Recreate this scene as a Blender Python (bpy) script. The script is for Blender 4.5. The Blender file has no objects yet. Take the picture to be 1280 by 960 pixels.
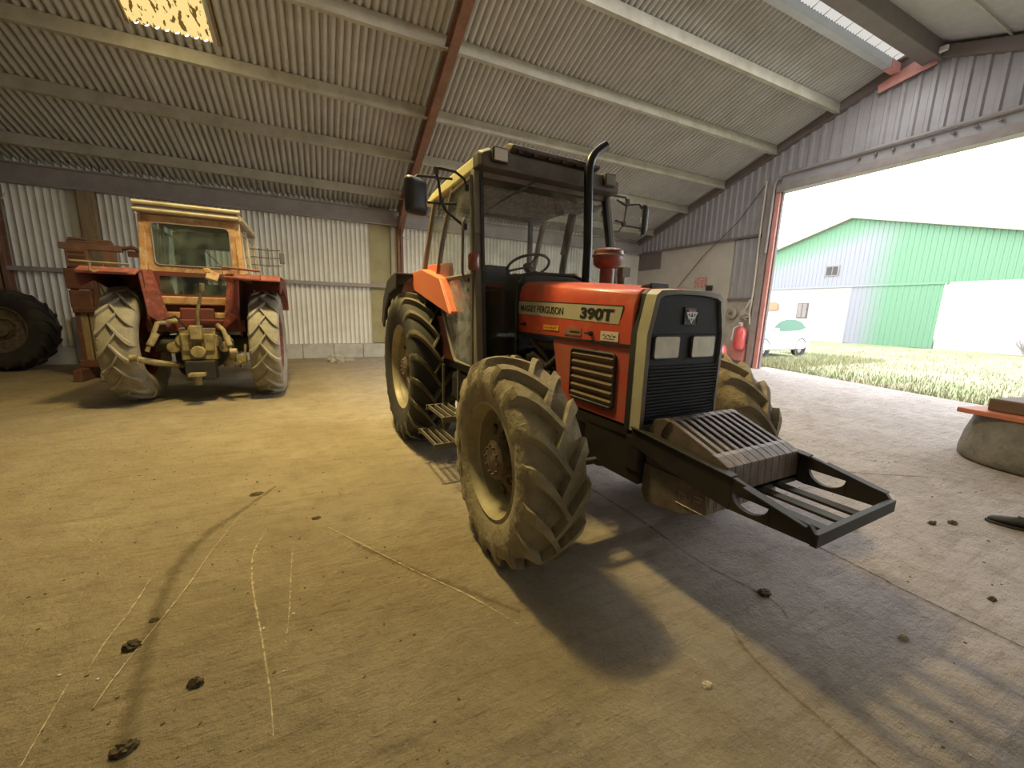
import bpy, bmesh, math, random
from mathutils import Vector, Matrix
random.seed(7)
PI = math.pi
SC = bpy.context.scene
COL = SC.collection
R = math.radians

# ------------------------------------------------------------------ materials
def nodes(name):
    m = bpy.data.materials.new(name); m.use_nodes = True
    nt = m.node_tree; nt.nodes.clear()
    out = nt.nodes.new('ShaderNodeOutputMaterial')
    return m, nt, out

def mat(name, col, rough=.6, metal=0, dirt=None, amt=.5, scale=4, bump=.0, bscale=30, thr=(.4, .65), second=None, samt=.3, sscale=12, spec=.5, coat=0, stretch=None):
    """base colour, broken up by one or two noise layers of real dirt / rust, with a fine bump"""
    m, nt, out = nodes(name)
    N, L = nt.nodes, nt.links
    b = N.new('ShaderNodeBsdfPrincipled')
    b.inputs['Roughness'].default_value = rough; b.inputs['Metallic'].default_value = metal
    b.inputs['Specular IOR Level'].default_value = spec
    b.inputs['Coat Weight'].default_value = coat
    L.new(b.outputs[0], out.inputs[0])
    tc = N.new('ShaderNodeTexCoord'); src = tc.outputs['Object']
    if stretch:
        mp = N.new('ShaderNodeMapping'); mp.inputs['Scale'].default_value = stretch
        L.new(src, mp.inputs[0]); src = mp.outputs[0]
    last = None
    def layer(prev, c2, sc_, th, am, det=6):
        n = N.new('ShaderNodeTexNoise'); n.inputs['Scale'].default_value = sc_; n.inputs['Detail'].default_value = det
        n.inputs['Roughness'].default_value = .62
        L.new(src, n.inputs['Vector'])
        r = N.new('ShaderNodeMapRange'); r.inputs[1].default_value = th[0]; r.inputs[2].default_value = th[1]
        r.inputs[3].default_value = 0; r.inputs[4].default_value = am
        L.new(n.outputs[0], r.inputs[0])
        mx = N.new('ShaderNodeMix'); mx.data_type = 'RGBA'
        L.new(r.outputs[0], mx.inputs[0])
        if prev is None: mx.inputs[6].default_value = (*col, 1)
        else: L.new(prev, mx.inputs[6])
        mx.inputs[7].default_value = (*c2, 1)
        return mx.outputs[2]
    if dirt: last = layer(last, dirt, scale, thr, amt)
    if second: last = layer(last, second, sscale, (.5, .68), samt)
    if last is None: b.inputs['Base Color'].default_value = (*col, 1)
    else: L.new(last, b.inputs['Base Color'])
    if bump:
        n = N.new('ShaderNodeTexNoise'); n.inputs['Scale'].default_value = bscale; n.inputs['Detail'].default_value = 5
        L.new(src, n.inputs['Vector'])
        bp = N.new('ShaderNodeBump'); bp.inputs['Strength'].default_value = bump; bp.inputs['Distance'].default_value = .02
        L.new(n.outputs[0], bp.inputs['Height']); L.new(bp.outputs[0], b.inputs['Normal'])
    return m

def glass(name, tint=(.8, .86, .82), gloss=.12, dust_sheen=.0, dcol=(.5, .47, .4)):
    m, nt, out = nodes(name); N, L = nt.nodes, nt.links
    t = N.new('ShaderNodeBsdfTransparent'); t.inputs[0].default_value = (*tint, 1)
    g = N.new('ShaderNodeBsdfGlossy'); g.inputs['Roughness'].default_value = .03
    lw = N.new('ShaderNodeLayerWeight'); lw.inputs[0].default_value = .25
    mr = N.new('ShaderNodeMapRange'); mr.inputs[3].default_value = gloss * .5; mr.inputs[4].default_value = .75 if gloss else .02
    L.new(lw.outputs['Fresnel'], mr.inputs[0])
    mx = N.new('ShaderNodeMixShader'); L.new(mr.outputs[0], mx.inputs[0]); L.new(t.outputs[0], mx.inputs[1]); L.new(g.outputs[0], mx.inputs[2])
    last = mx.outputs[0]
    if dust_sheen:
        d = N.new('ShaderNodeBsdfDiffuse'); d.inputs[0].default_value = (*dcol, 1)
        n = N.new('ShaderNodeTexNoise'); n.inputs['Scale'].default_value = 5; n.inputs['Detail'].default_value = 6
        tc = N.new('ShaderNodeTexCoord'); L.new(tc.outputs['Object'], n.inputs['Vector'])
        r2 = N.new('ShaderNodeMapRange'); r2.inputs[1].default_value = .35; r2.inputs[2].default_value = .7; r2.inputs[4].default_value = dust_sheen
        L.new(n.outputs[0], r2.inputs[0])
        m2 = N.new('ShaderNodeMixShader'); L.new(r2.outputs[0], m2.inputs[0]); L.new(last, m2.inputs[1]); L.new(d.outputs[0], m2.inputs[2])
        last = m2.outputs[0]
    L.new(last, out.inputs[0]); return m

M = {}
M['roof'] = mat('fibre_cement_sheet', (.46, .455, .45), .9, dirt=(.26, .25, .23), amt=.5, scale=.9, thr=(.42, .75), second=(.56, .55, .52), samt=.4, sscale=5, bump=.15, bscale=60)
M['wallsheet'] = mat('corrugated_wall_sheet', (.70, .69, .65), .75, dirt=(.42, .37, .26), amt=.5, scale=.8, thr=(.45, .72), bump=.08)
M['flat_board'] = mat('flat_olive_board', (.36, .33, .19), .8, dirt=(.22, .18, .09), amt=.5, scale=2)
M['steel_dim'] = mat('galvanised_purlin', (.44, .42, .36), .6, metal=.0, dirt=(.28, .25, .18), amt=.6, scale=3)
M['steel_lilac'] = mat('primed_steel', (.34, .31, .305), .6, dirt=(.22, .19, .18), amt=.5, scale=4)
M['redsteel'] = mat('red_oxide_steel', (.22, .11, .075), .7, dirt=(.12, .065, .045), amt=.7, scale=3, second=(.40, .20, .12), samt=.4)
M['redpost'] = mat('faded_red_post', (.72, .36, .33), .6, dirt=(.55, .24, .22), amt=.5, scale=5)
M['gable'] = mat('ribbed_gable_steel', (.37, .365, .39), .5, metal=.0, dirt=(.27, .25, .25), amt=.5, scale=1.5)
M['gable_dk'] = mat('dark_gable_panel', (.20, .17, .165), .7, dirt=(.14, .12, .11), amt=.4)
M['white_panel'] = mat('pale_board_panel', (.56, .53, .48), .7, dirt=(.42, .38, .32), amt=.5, scale=1.5)
M['conc_wall'] = mat('concrete_block', (.50, .49, .46), .9, dirt=(.3, .28, .23), amt=.6, scale=3, bump=.2)
M['wood'] = mat('old_timber', (.30, .22, .12), .8, dirt=(.16, .11, .06), amt=.6, scale=6, stretch=(6, 6, .6))
M['white'] = mat('white_paint', (.8, .8, .8), .4)
M['ridge_white'] = mat('pale_ridge_channel', (.50, .53, .58), .4, dirt=(.36, .37, .38), amt=.3)
M['mf_red'] = mat('tractor_red', (.60, .09, .05), .38, dirt=(.42, .06, .035), amt=.45, scale=3.5, second=(.55, .27, .12), samt=.30, sscale=9, coat=.2)
M['mf_red_wear'] = mat('worn_hood_red', (.62, .10, .055), .38, dirt=(.62, .33, .16), amt=.75, scale=7, thr=(.57, .68), coat=.2)
M['mf_red_low'] = mat('dusty_tractor_red', (.46, .075, .05), .5, dirt=(.38, .17, .11), amt=.5, scale=4)
M['orange_red'] = mat('sun_faded_fender', (.74, .19, .095), .42, dirt=(.64, .30, .15), amt=.4, scale=4)
M['cream'] = mat('cream_paint', (.50, .475, .33), .45, dirt=(.33, .28, .18), amt=.5, scale=6)
M['cream_roof'] = mat('cream_roof_paint', (.66, .62, .34), .45, dirt=(.42, .36, .18), amt=.45, scale=4)
M['black'] = mat('black_plastic', (.018, .019, .022), .5, dirt=(.05, .045, .04), amt=.5)
M['grille'] = mat('charcoal_grille', (.009, .011, .017), .6, dirt=(.018, .018, .022), amt=.5, spec=.25)
M['dkgrey'] = mat('dark_grey_frame', (.06, .055, .048), .55, dirt=(.17, .15, .11), amt=.6, scale=6)
M['pillar'] = mat('dusty_grey_pillar', (.17, .155, .125), .55, dirt=(.10, .085, .065), amt=.6, scale=5)
M['interior'] = mat('grey_cab_trim', (.09, .09, .095), .7, dirt=(.15, .14, .13), amt=.5)
M['liner'] = mat('quilted_roof_liner', (.16, .16, .15), .9, dirt=(.34, .32, .28), amt=.7, scale=22, thr=(.45, .6), bump=.6, bscale=26)
M['redtrim'] = mat('dark_red_trim', (.13, .03, .025), .6, dirt=(.07, .03, .03), amt=.5)
M['iron'] = mat('dirty_cast_iron', (.045, .038, .032), .7, dirt=(.12, .095, .065), amt=.6, scale=7, bump=.2)
M['wt'] = mat('worn_weight_iron', (.15, .12, .10), .42, metal=.35, dirt=(.27, .23, .21), amt=.5, scale=8, bump=.15, second=(.10, .06, .04), samt=.6)
M['frame_blk'] = mat('black_frame_steel', (.012, .010, .010), .6, dirt=(.035, .028, .022), amt=.5, scale=5)
M['side_grille'] = mat('dusty_louvre', (.13, .082, .05), .8, dirt=(.11, .065, .035), amt=.6, scale=8)
M['tyre_dusty'] = mat('dust_caked_tyre', (.29, .25, .165), .92, dirt=(.12, .095, .065), amt=.85, scale=6, bump=.6, bscale=22, second=(.34, .29, .19), samt=.55)
M['tyre_dark'] = mat('dark_rubber', (.028, .026, .025), .85, dirt=(.10, .085, .055), amt=.6, scale=3, thr=(.5, .75), bump=.1)
M['lug_dusty'] = mat('dusty_lug_rubber', (.16, .14, .095), .9, dirt=(.05, .045, .035), amt=.8, scale=4)
M['tyre_pale'] = mat('pale_dried_mud_tyre', (.31, .285, .225), .95, dirt=(.15, .135, .10), amt=.7, scale=4, bump=.3)
M['rim_dusty'] = mat('dusty_rim', (.33, .29, .17), .6, dirt=(.15, .12, .07), amt=.5, scale=6)
M['rim_silver'] = mat('dusty_silver_rim', (.30, .26, .18), .5, metal=.2, dirt=(.13, .10, .07), amt=.6)
M['hub'] = mat('rusty_hub', (.10, .065, .045), .8, dirt=(.22, .18, .12), amt=.7, scale=14, bump=.3)
M['exhaust'] = mat('black_exhaust', (.02, .02, .022), .28, metal=.4)
M['prec'] = mat('maroon_air_cleaner', (.16, .05, .04), .35, dirt=(.25, .17, .13), amt=.4)
M['lens'] = mat('headlight_lens', (.62, .57, .46), .2, dirt=(.42, .37, .27), amt=.6, scale=14, coat=.6)
M['worklight'] = mat('work_light_lens', (.62, .60, .54), .2, coat=.6)
M['amber'] = mat('dusty_red_lamp', (.22, .06, .04), .3, coat=.5)
M['mirror'] = mat('mirror_glass', (.75, .77, .8), .05, metal=1)
M['glass'] = glass('cab_glass', (.90, .93, .91), .10, dust_sheen=.22, dcol=(.42, .42, .38))
M['glass_clear'] = glass('dull_cab_glass', (.80, .86, .84), .0, dust_sheen=.10, dcol=(.3, .3, .27))
M['glass_gr'] = glass('green_cab_glass', (.52, .66, .57), .10, dust_sheen=.25, dcol=(.30, .36, .28))
M['glass_lo'] = glass('door_glass', (.75, .8, .85), .35, dust_sheen=.45, dcol=(.5, .58, .66))  # dust layer tinted pale blue to stand in for reflected sky
M['decal'] = mat('pale_decal', (.50, .46, .34), .5, dirt=(.40, .36, .25), amt=.4)
M['ink'] = mat('black_print', (.02, .025, .02), .5)
M['yellow'] = mat('yellow_sticker', (.85, .50, .05), .5, dirt=(.7, .2, .04), amt=.5, scale=20)
M['sticker_grey'] = mat('worn_grey_sticker', (.30, .16, .12), .6, dirt=(.2, .1, .08), amt=.5, scale=14)
M['sticker_white'] = mat('white_sticker', (.72, .60, .50), .5)
M['badge'] = mat('badge_metal', (.45, .42, .43), .35, metal=.3)
M['badge_red'] = mat('badge_red', (.35, .08, .08), .4)
M['rust_orange'] = mat('rusty_orange_frame', (.42, .25, .11), .7, dirt=(.20, .08, .035), amt=.75, scale=6, second=(.52, .44, .28), samt=.75, sscale=7)
M['cream_old'] = mat('old_cream_roof', (.50, .44, .30), .6, dirt=(.28, .2, .1), amt=.55, scale=6)
M['old_red'] = mat('faded_old_red', (.23, .055, .045), .75, dirt=(.10, .035, .03), amt=.8, scale=4, second=(.55, .20, .14), samt=.4)
M['old_dark'] = mat('old_dark_red', (.12, .025, .02), .7, dirt=(.06, .03, .02), amt=.6)
M['oily'] = mat('oily_yellow_iron', (.30, .25, .13), .55, dirt=(.10, .07, .04), amt=.8, scale=7, bump=.3)
M['rusty'] = mat('rusty_brown_steel', (.14, .055, .035), .8, dirt=(.06, .025, .018), amt=.6, scale=5, second=(.22, .11, .06), samt=.4)
M['green'] = mat('green_cladding', (.10, .44, .20), .7, dirt=(.13, .5, .25), amt=.4, scale=.5)
M['hall_white'] = mat('hall_white_render', (.42, .41, .41), .8, dirt=(.33, .32, .32), amt=.4, scale=.6)
M['hall_roof'] = mat('hall_roof_edge', (.28, .25, .21), .7)
M['car_white'] = mat('white_car_paint', (.82, .82, .83), .2, coat=.8)
M['car_glass'] = mat('green_car_glass', (.10, .21, .16), .2, coat=.1)
M['sign_orange'] = mat('orange_board', (.50, .17, .09), .6)
M['grass'] = mat('dry_grass_ground', (.20, .22, .12), .95, dirt=(.30, .26, .18), amt=.8, scale=.35, thr=(.4, .6), second=(.16, .25, .07), samt=.6, sscale=1.3, bump=.6, bscale=12)
M['blade'] = mat('grass_blade', (.28, .30, .16), .8, dirt=(.38, .33, .22), amt=.8, scale=.6)
M['tub'] = mat('grey_concrete_tub', (.13, .125, .115), .85, dirt=(.26, .24, .21), amt=.5, scale=5, bump=.3, second=(.08, .07, .06), samt=.5)
M['plank_red'] = mat('worn_orange_board', (.45, .14, .07), .6, dirt=(.2, .1, .07), amt=.6)
M['brown'] = mat('dark_brown_wood', (.11, .065, .045), .7, dirt=(.2, .12, .09), amt=.5)
M['shoe'] = mat('black_scuffed_leather', (.012, .011, .011), .7, dirt=(.035, .03, .028), amt=.5)
M['stone'] = mat('pale_stone', (.45, .42, .36), .9, dirt=(.3, .27, .2), amt=.6, scale=9, bump=.3)
M['clod'] = mat('dark_soil', (.065, .048, .024), .95, dirt=(.12, .09, .045), amt=.5, scale=30)
M['crumb'] = mat('dirt_crumbs', (.13, .10, .055), .95)
M['crumb_light'] = mat('pale_grit', (.50, .45, .36), .95)
M['red_tank'] = mat('bright_red_tank', (.70, .12, .12), .3, coat=.5)
M['rope'] = mat('pale_rope', (.55, .50, .42), .9)
M['socket'] = mat('grey_socket_box', (.42, .38, .33), .5)
M['cable'] = mat('dark_cable', (.08, .07, .065), .6)
M['sign_red'] = mat('red_notice', (.50, .15, .12), .6, dirt=(.6, .5, .45), amt=.9, scale=25, thr=(.45, .55))

def emis(name, col, s):
    m, nt, out = nodes(name); N, L = nt.nodes, nt.links
    e = N.new('ShaderNodeEmission'); e.inputs[0].default_value = (*col, 1); e.inputs[1].default_value = s
    L.new(e.outputs[0], out.inputs[0]); return m

def skylight_mat():
    m, nt, out = nodes('yellowed_translucent_sheet'); N, L = nt.nodes, nt.links
    tc = N.new('ShaderNodeTexCoord')
    mp = N.new('ShaderNodeMapping'); mp.inputs['Scale'].default_value = (1, .42, .42); L.new(tc.outputs['Object'], mp.inputs[0])
    n = N.new('ShaderNodeTexNoise'); n.inputs['Scale'].default_value = 14; n.inputs['Detail'].default_value = 3; L.new(mp.outputs[0], n.inputs['Vector'])
    r = N.new('ShaderNodeMapRange'); r.inputs[1].default_value = .575; r.inputs[2].default_value = .605; L.new(n.outputs[0], r.inputs[0])
    mx = N.new('ShaderNodeMix'); mx.data_type = 'RGBA'; L.new(r.outputs[0], mx.inputs[0])
    mx.inputs[6].default_value = (1, .74, .28, 1); mx.inputs[7].default_value = (.16, .09, .02, 1)
    e = N.new('ShaderNodeEmission'); e.inputs[1].default_value = .66; L.new(mx.outputs[2], e.inputs[0])
    L.new(e.outputs[0], out.inputs[0]); return m
M['skylight'] = skylight_mat()
M['ridge_glow'] = emis('ridge_translucent_sheet', (.93, .90, .84), .5)

def floor_mat():
    m, nt, out = nodes('dusty_concrete_floor'); N, L = nt.nodes, nt.links
    b = N.new('ShaderNodeBsdfPrincipled'); b.inputs['Roughness'].default_value = .8; L.new(b.outputs[0], out.inputs[0])
    b.inputs['Specular IOR Level'].default_value = .3
    tc = N.new('ShaderNodeTexCoord'); P = tc.outputs['Object']
    def noise(sc, det=6, rough=.6, vec=P):
        n = N.new('ShaderNodeTexNoise'); n.inputs['Scale'].default_value = sc; n.inputs['Detail'].default_value = det; n.inputs['Roughness'].default_value = rough
        L.new(vec, n.inputs['Vector']); return n.outputs[0]
    def rng(v, a, c, lo=0, hi=1):
        r = N.new('ShaderNodeMapRange'); r.inputs[1].default_value = a; r.inputs[2].default_value = c; r.inputs[3].default_value = lo; r.inputs[4].default_value = hi
        L.new(v, r.inputs[0]); return r.outputs[0]
    def mix(f, a, c):
        x = N.new('ShaderNodeMix'); x.data_type = 'RGBA'; L.new(f, x.inputs[0])
        for i, v in ((6, a), (7, c)):
            if isinstance(v, tuple): x.inputs[i].default_value = (*v, 1)
            else: L.new(v, x.inputs[i])
        return x.outputs[2]
    def mth(op, a, c):
        x = N.new('ShaderNodeMath'); x.operation = op
        for i, v in ((0, a), (1, c)):
            if isinstance(v, (int, float)): x.inputs[i].default_value = v
            else: L.new(v, x.inputs[i])
        return x.outputs[0]
    sep = N.new('ShaderNodeSeparateXYZ'); L.new(P, sep.inputs[0])
    # loose tan dirt over the inner floor, bare grey concrete towards the doorway (x > ~2.5)
    edge = mth('ADD', mth('ADD', sep.outputs[0], mth('MULTIPLY', noise(1.2), 1.6)), mth('MULTIPLY', sep.outputs[1], .12))
    bare = rng(edge, 1.7, 3.6)
    dirt = mix(rng(noise(1.1), .35, .7), (.31, .25, .155), (.42, .35, .235))
    conc = mix(rng(noise(1.7), .35, .7), (.42, .37, .36), (.53, .48, .47))
    c = mix(bare, dirt, conc)
    c = mix(rng(noise(5, 8, .7), .48, .72, 0, .6), c, (.22, .175, .12))
    c = mix(rng(noise(26, 6, .7), .56, .72, 0, .55), c, (.19, .14, .08))
    c = mix(rng(noise(60, 4, .7), .60, .70, 0, .35), c, (.6, .54, .42))
    # streaky drag marks
    mp = N.new('ShaderNodeMapping'); mp.inputs['Rotation'].default_value = (0, 0, .35); mp.inputs['Scale'].default_value = (1.2, 9, 1); L.new(P, mp.inputs[0])
    c = mix(rng(noise(1.6, 7, .7, mp.outputs[0]), .52, .70, 0, .5), c, (.20, .155, .09))
    L.new(c, b.inputs['Base Color'])
    h = mth('ADD', mth('MULTIPLY', noise(9, 8, .68), 1.0), mth('MULTIPLY', noise(45, 6, .7), .35))
    h = mth('ADD', h, mth('MULTIPLY', noise(2.0, 7, .7, mp.outputs[0]), .5))
    bp = N.new('ShaderNodeBump'); bp.inputs['Strength'].default_value = .9; bp.inputs['Distance'].default_value = .07
    L.new(h, bp.inputs['Height']); L.new(bp.outputs[0], b.inputs['Normal'])
    return m
M['floor'] = floor_mat()

def mark_mat(name, col, lo, hi, amt, scale):
    m, nt, out = nodes(name); N, L = nt.nodes, nt.links
    b = N.new('ShaderNodeBsdfPrincipled'); b.inputs['Base Color'].default_value = (*col, 1); b.inputs['Roughness'].default_value = .95
    t = N.new('ShaderNodeBsdfTransparent'); tc = N.new('ShaderNodeTexCoord')
    n = N.new('ShaderNodeTexNoise'); n.inputs['Scale'].default_value = scale; n.inputs['Detail'].default_value = 6; n.inputs['Roughness'].default_value = .7; L.new(tc.outputs['Object'], n.inputs['Vector'])
    # fade over the ribbon's width (UV x) so its edges dissolve
    uv = N.new('ShaderNodeSeparateXYZ'); L.new(tc.outputs['UV'], uv.inputs[0])
    w = N.new('ShaderNodeMath'); w.operation = 'PINGPONG'; w.inputs[1].default_value = .5; L.new(uv.outputs[0], w.inputs[0])
    s = N.new('ShaderNodeMath'); s.operation = 'ADD'; L.new(n.outputs[0], s.inputs[0]); L.new(w.outputs[0], s.inputs[1])
    r = N.new('ShaderNodeMapRange'); r.inputs[1].default_value = lo; r.inputs[2].default_value = hi; r.inputs[4].default_value = amt; L.new(s.outputs[0], r.inputs[0])
    mx = N.new('ShaderNodeMixShader'); L.new(r.outputs[0], mx.inputs[0]); L.new(t.outputs[0], mx.inputs[1]); L.new(b.outputs[0], mx.inputs[2])
    L.new(mx.outputs[0], out.inputs[0]); return m
M['mark_dark'] = mark_mat('loose_dark_dirt', (.15, .115, .06), .62, 1.15, .75, 18)
M['mark_light'] = mark_mat('chalky_scratch', (.58, .50, .34), .74, 1.1, .8, 30)
M['mark_joint'] = mark_mat('dirty_slab_joint', (.09, .065, .05), .5, .95, .8, 30)

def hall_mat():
    """green gable cladding with a blue-grey lens-flare veil painted over its left half"""
    m, nt, out = nodes('flare_veiled_green_cladding'); N, L = nt.nodes, nt.links
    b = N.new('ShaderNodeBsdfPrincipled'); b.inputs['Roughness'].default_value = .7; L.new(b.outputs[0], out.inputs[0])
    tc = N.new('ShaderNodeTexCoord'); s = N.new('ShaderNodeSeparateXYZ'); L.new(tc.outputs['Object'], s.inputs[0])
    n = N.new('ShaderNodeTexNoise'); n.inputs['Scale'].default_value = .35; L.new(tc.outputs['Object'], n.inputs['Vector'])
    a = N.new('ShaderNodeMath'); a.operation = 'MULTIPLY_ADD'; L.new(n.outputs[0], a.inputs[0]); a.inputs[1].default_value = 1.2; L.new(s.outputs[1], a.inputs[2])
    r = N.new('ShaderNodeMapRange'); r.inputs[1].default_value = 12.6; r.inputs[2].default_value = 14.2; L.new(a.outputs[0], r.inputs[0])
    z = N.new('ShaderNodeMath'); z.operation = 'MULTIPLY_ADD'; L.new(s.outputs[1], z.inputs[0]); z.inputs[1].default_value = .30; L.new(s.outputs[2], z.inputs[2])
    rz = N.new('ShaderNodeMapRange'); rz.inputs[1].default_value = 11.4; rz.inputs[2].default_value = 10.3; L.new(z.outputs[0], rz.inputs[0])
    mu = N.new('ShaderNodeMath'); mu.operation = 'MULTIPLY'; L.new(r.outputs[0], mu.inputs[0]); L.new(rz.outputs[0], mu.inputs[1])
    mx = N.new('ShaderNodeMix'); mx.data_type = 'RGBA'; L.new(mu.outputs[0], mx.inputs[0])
    mx.inputs[6].default_value = (.115, .235, .145, 1); mx.inputs[7].default_value = (.215, .22, .25, 1)  # second colour is the pale flare veil put into the cladding
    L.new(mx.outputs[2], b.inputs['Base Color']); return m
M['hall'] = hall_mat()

# ------------------------------------------------------------------ mesh builder
class MB:
    def __init__(s): s.v = []; s.f = []; s.mi = []; s.uv = {}
    def add(s, vs, fs, mi=0):
        o = len(s.v); s.v += [tuple(v) for v in vs]
        for f in fs: s.f.append(tuple(o + i for i in f)); s.mi.append(mi)
        return s
    def box(s, c, d, rot=None, mi=0):
        x, y, z = d[0] / 2, d[1] / 2, d[2] / 2
        vs = [Vector((i * x, j * y, k * z)) for i in (-1, 1) for j in (-1, 1) for k in (-1, 1)]
        if rot: 
            e = Matrix.Rotation(rot[2], 3, 'Z') @ Matrix.Rotation(rot[1], 3, 'Y') @ Matrix.Rotation(rot[0], 3, 'X')
            vs = [e @ v for v in vs]
        c = Vector(c)
        return s.add([v + c for v in vs], [(0, 1, 3, 2), (4, 6, 7, 5), (0, 4, 5, 1), (2, 3, 7, 6), (0, 2, 6, 4), (1, 5, 7, 3)], mi)
    def bx(s, x0, x1, y0, y1, z0, z1, mi=0):
        return s.box(((x0 + x1) / 2, (y0 + y1) / 2, (z0 + z1) / 2), (x1 - x0, y1 - y0, z1 - z0), None, mi)
    def cyl(s, a, b, r0, r1=None, n=20, caps=True, mi=0):
        a, b = Vector(a), Vector(b); r1 = r0 if r1 is None else r1
        d = (b - a).normalized(); u = d.orthogonal().normalized(); w = d.cross(u)
        vs = []
        for p, r in ((a, r0), (b, r1)):
            for i in range(n):
                t = 2 * PI * i / n; vs.append(p + (u * math.cos(t) + w * math.sin(t)) * r)
        fs = [(i, (i + 1) % n, n + (i + 1) % n, n + i) for i in range(n)]
        if caps: fs += [tuple(range(n - 1, -1, -1)), tuple(range(n, 2 * n))]
        return s.add(vs, fs, mi)
    def tube(s, pts, r, n=10, closed=False, mi=0, flat=None):
        pts = [Vector(p) for p in pts]; k = len(pts); vs = []
        u = None
        for i, p in enumerate(pts):
            if closed: d = pts[(i + 1) % k] - pts[i - 1]
            else: d = pts[min(i + 1, k - 1)] - pts[max(i - 1, 0)]
            d.normalize()
            if u is None: u = d.orthogonal().normalized()
            u = (u - d * u.dot(d)).normalized(); w = d.cross(u)
            rr = r[i] if isinstance(r, (list, tuple)) else r
            for j in range(n):
                t = 2 * PI * j / n; vs.append(p + (u * math.cos(t) + w * math.sin(t)) * rr)
        fs = []
        for i in range(k if closed else k - 1):
            a, b = i * n, ((i + 1) % k) * n
            for j in range(n): fs.append((a + j, a + (j + 1) % n, b + (j + 1) % n, b + j))
        if not closed: fs += [tuple(range(n - 1, -1, -1)), tuple((k - 1) * n + j for j in range(n))]
        return s.add(vs, fs, mi)
    def prism(s, poly, ax, a0, a1, mi=0):
        """poly: 2D outline in the two axes other than ax (x,y,z order), extruded from a0 to a1"""
        n = len(poly)
        def pt(p, a): q = list(p); q.insert(ax, a); return q
        vs = [pt(p, a0) for p in poly] + [pt(p, a1) for p in poly]
        fs = [tuple(range(n)), tuple(range(2 * n - 1, n - 1, -1))] + [(i, (i + 1) % n, n + (i + 1) % n, n + i) for i in range(n)]
        return s.add(vs, fs, mi)
    def lathe(s, prof, n=48, axis='z', c=(0, 0, 0), closed=False, mi=0, caps=False):
        """prof: (radius, height) pairs"""
        vs = []; k = len(prof)
        for r, h in prof:
            for i in range(n):
                t = 2 * PI * i / n; a, b = r * math.cos(t), r * math.sin(t)
                q = (a, b, h) if axis == 'z' else ((a, h, b) if axis == 'y' else (h, a, b))
                vs.append((q[0] + c[0], q[1] + c[1], q[2] + c[2]))
        fs = []
        for j in range(k if closed else k - 1):
            a, b = j * n, ((j + 1) % k) * n
            for i in range(n): fs.append((a + i, a + (i + 1) % n, b + (i + 1) % n, b + i))
        if caps: fs += [tuple(range(n)), tuple((k - 1) * n + i for i in range(n))]
        return s.add(vs, fs, mi)
    def plate(s, pts, th, mi=0):
        """thick plate from a planar 3D outline"""
        pts = [Vector(p) for p in pts]; n = len(pts)
        nn = Vector((0, 0, 0))
        for i in range(n): nn += (pts[i] - pts[0]).cross(pts[(i + 1) % n] - pts[0])
        nn.normalize(); o = nn * th / 2
        vs = [p + o for p in pts] + [p - o for p in pts]
        fs = [tuple(range(n)), tuple(range(2 * n - 1, n - 1, -1))] + [(i, (i + 1) % n, n + (i + 1) % n, n + i) for i in range(n)]
        return s.add(vs, fs, mi)
    def loft(s, secs, mi=0, caps=True):
        n = len(secs[0]); vs = [p for q in secs for p in q]; fs = []
        for j in range(len(secs) - 1):
            a, b = j * n, (j + 1) * n
            for i in range(n): fs.append((a + i, a + (i + 1) % n, b + (i + 1) % n, b + i))
        if caps: fs += [tuple(range(n - 1, -1, -1)), tuple((len(secs) - 1) * n + i for i in range(n))]
        return s.add(vs, fs, mi)
    def build(s, name, m, parent=None, smooth=35, bevel=0, recalc=True, seg=2):
        me = bpy.data.meshes.new(name)
        me.from_pydata(s.v, [], s.f)
        for x in (m if isinstance(m, (list, tuple)) else [m]): me.materials.append(M[x])
        for i, p in enumerate(me.polygons): p.material_index = s.mi[i]
        if recalc:
            b = bmesh.new(); b.from_mesh(me); bmesh.ops.recalc_face_normals(b, faces=b.faces); b.to_mesh(me); b.free()
        if smooth:
            me.polygons.foreach_set('use_smooth', [True] * len(me.polygons))
            me.set_sharp_from_angle(angle=R(smooth))
        o = bpy.data.objects.new(name, me); COL.objects.link(o)
        if parent is not None: o.parent = parent
        if bevel:
            md = o.modifiers.new('bevel', 'BEVEL'); md.width = bevel; md.segments = seg; md.limit_method = 'ANGLE'; md.angle_limit = R(40)
        return o

def tag(o, label=None, cat=None, group=None, kind=None):
    if label: o['label'] = label
    if cat: o['category'] = cat
    if group: o['group'] = group
    if kind: o['kind'] = kind
    return o
def empty(name, loc, rz=0):
    o = bpy.data.objects.new(name, None); COL.objects.link(o); o.location = loc; o.rotation_euler = (0, 0, rz); o.empty_display_size = .2
    return o
def struct(o, label=None): return tag(o, label, None, None, 'structure')

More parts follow.
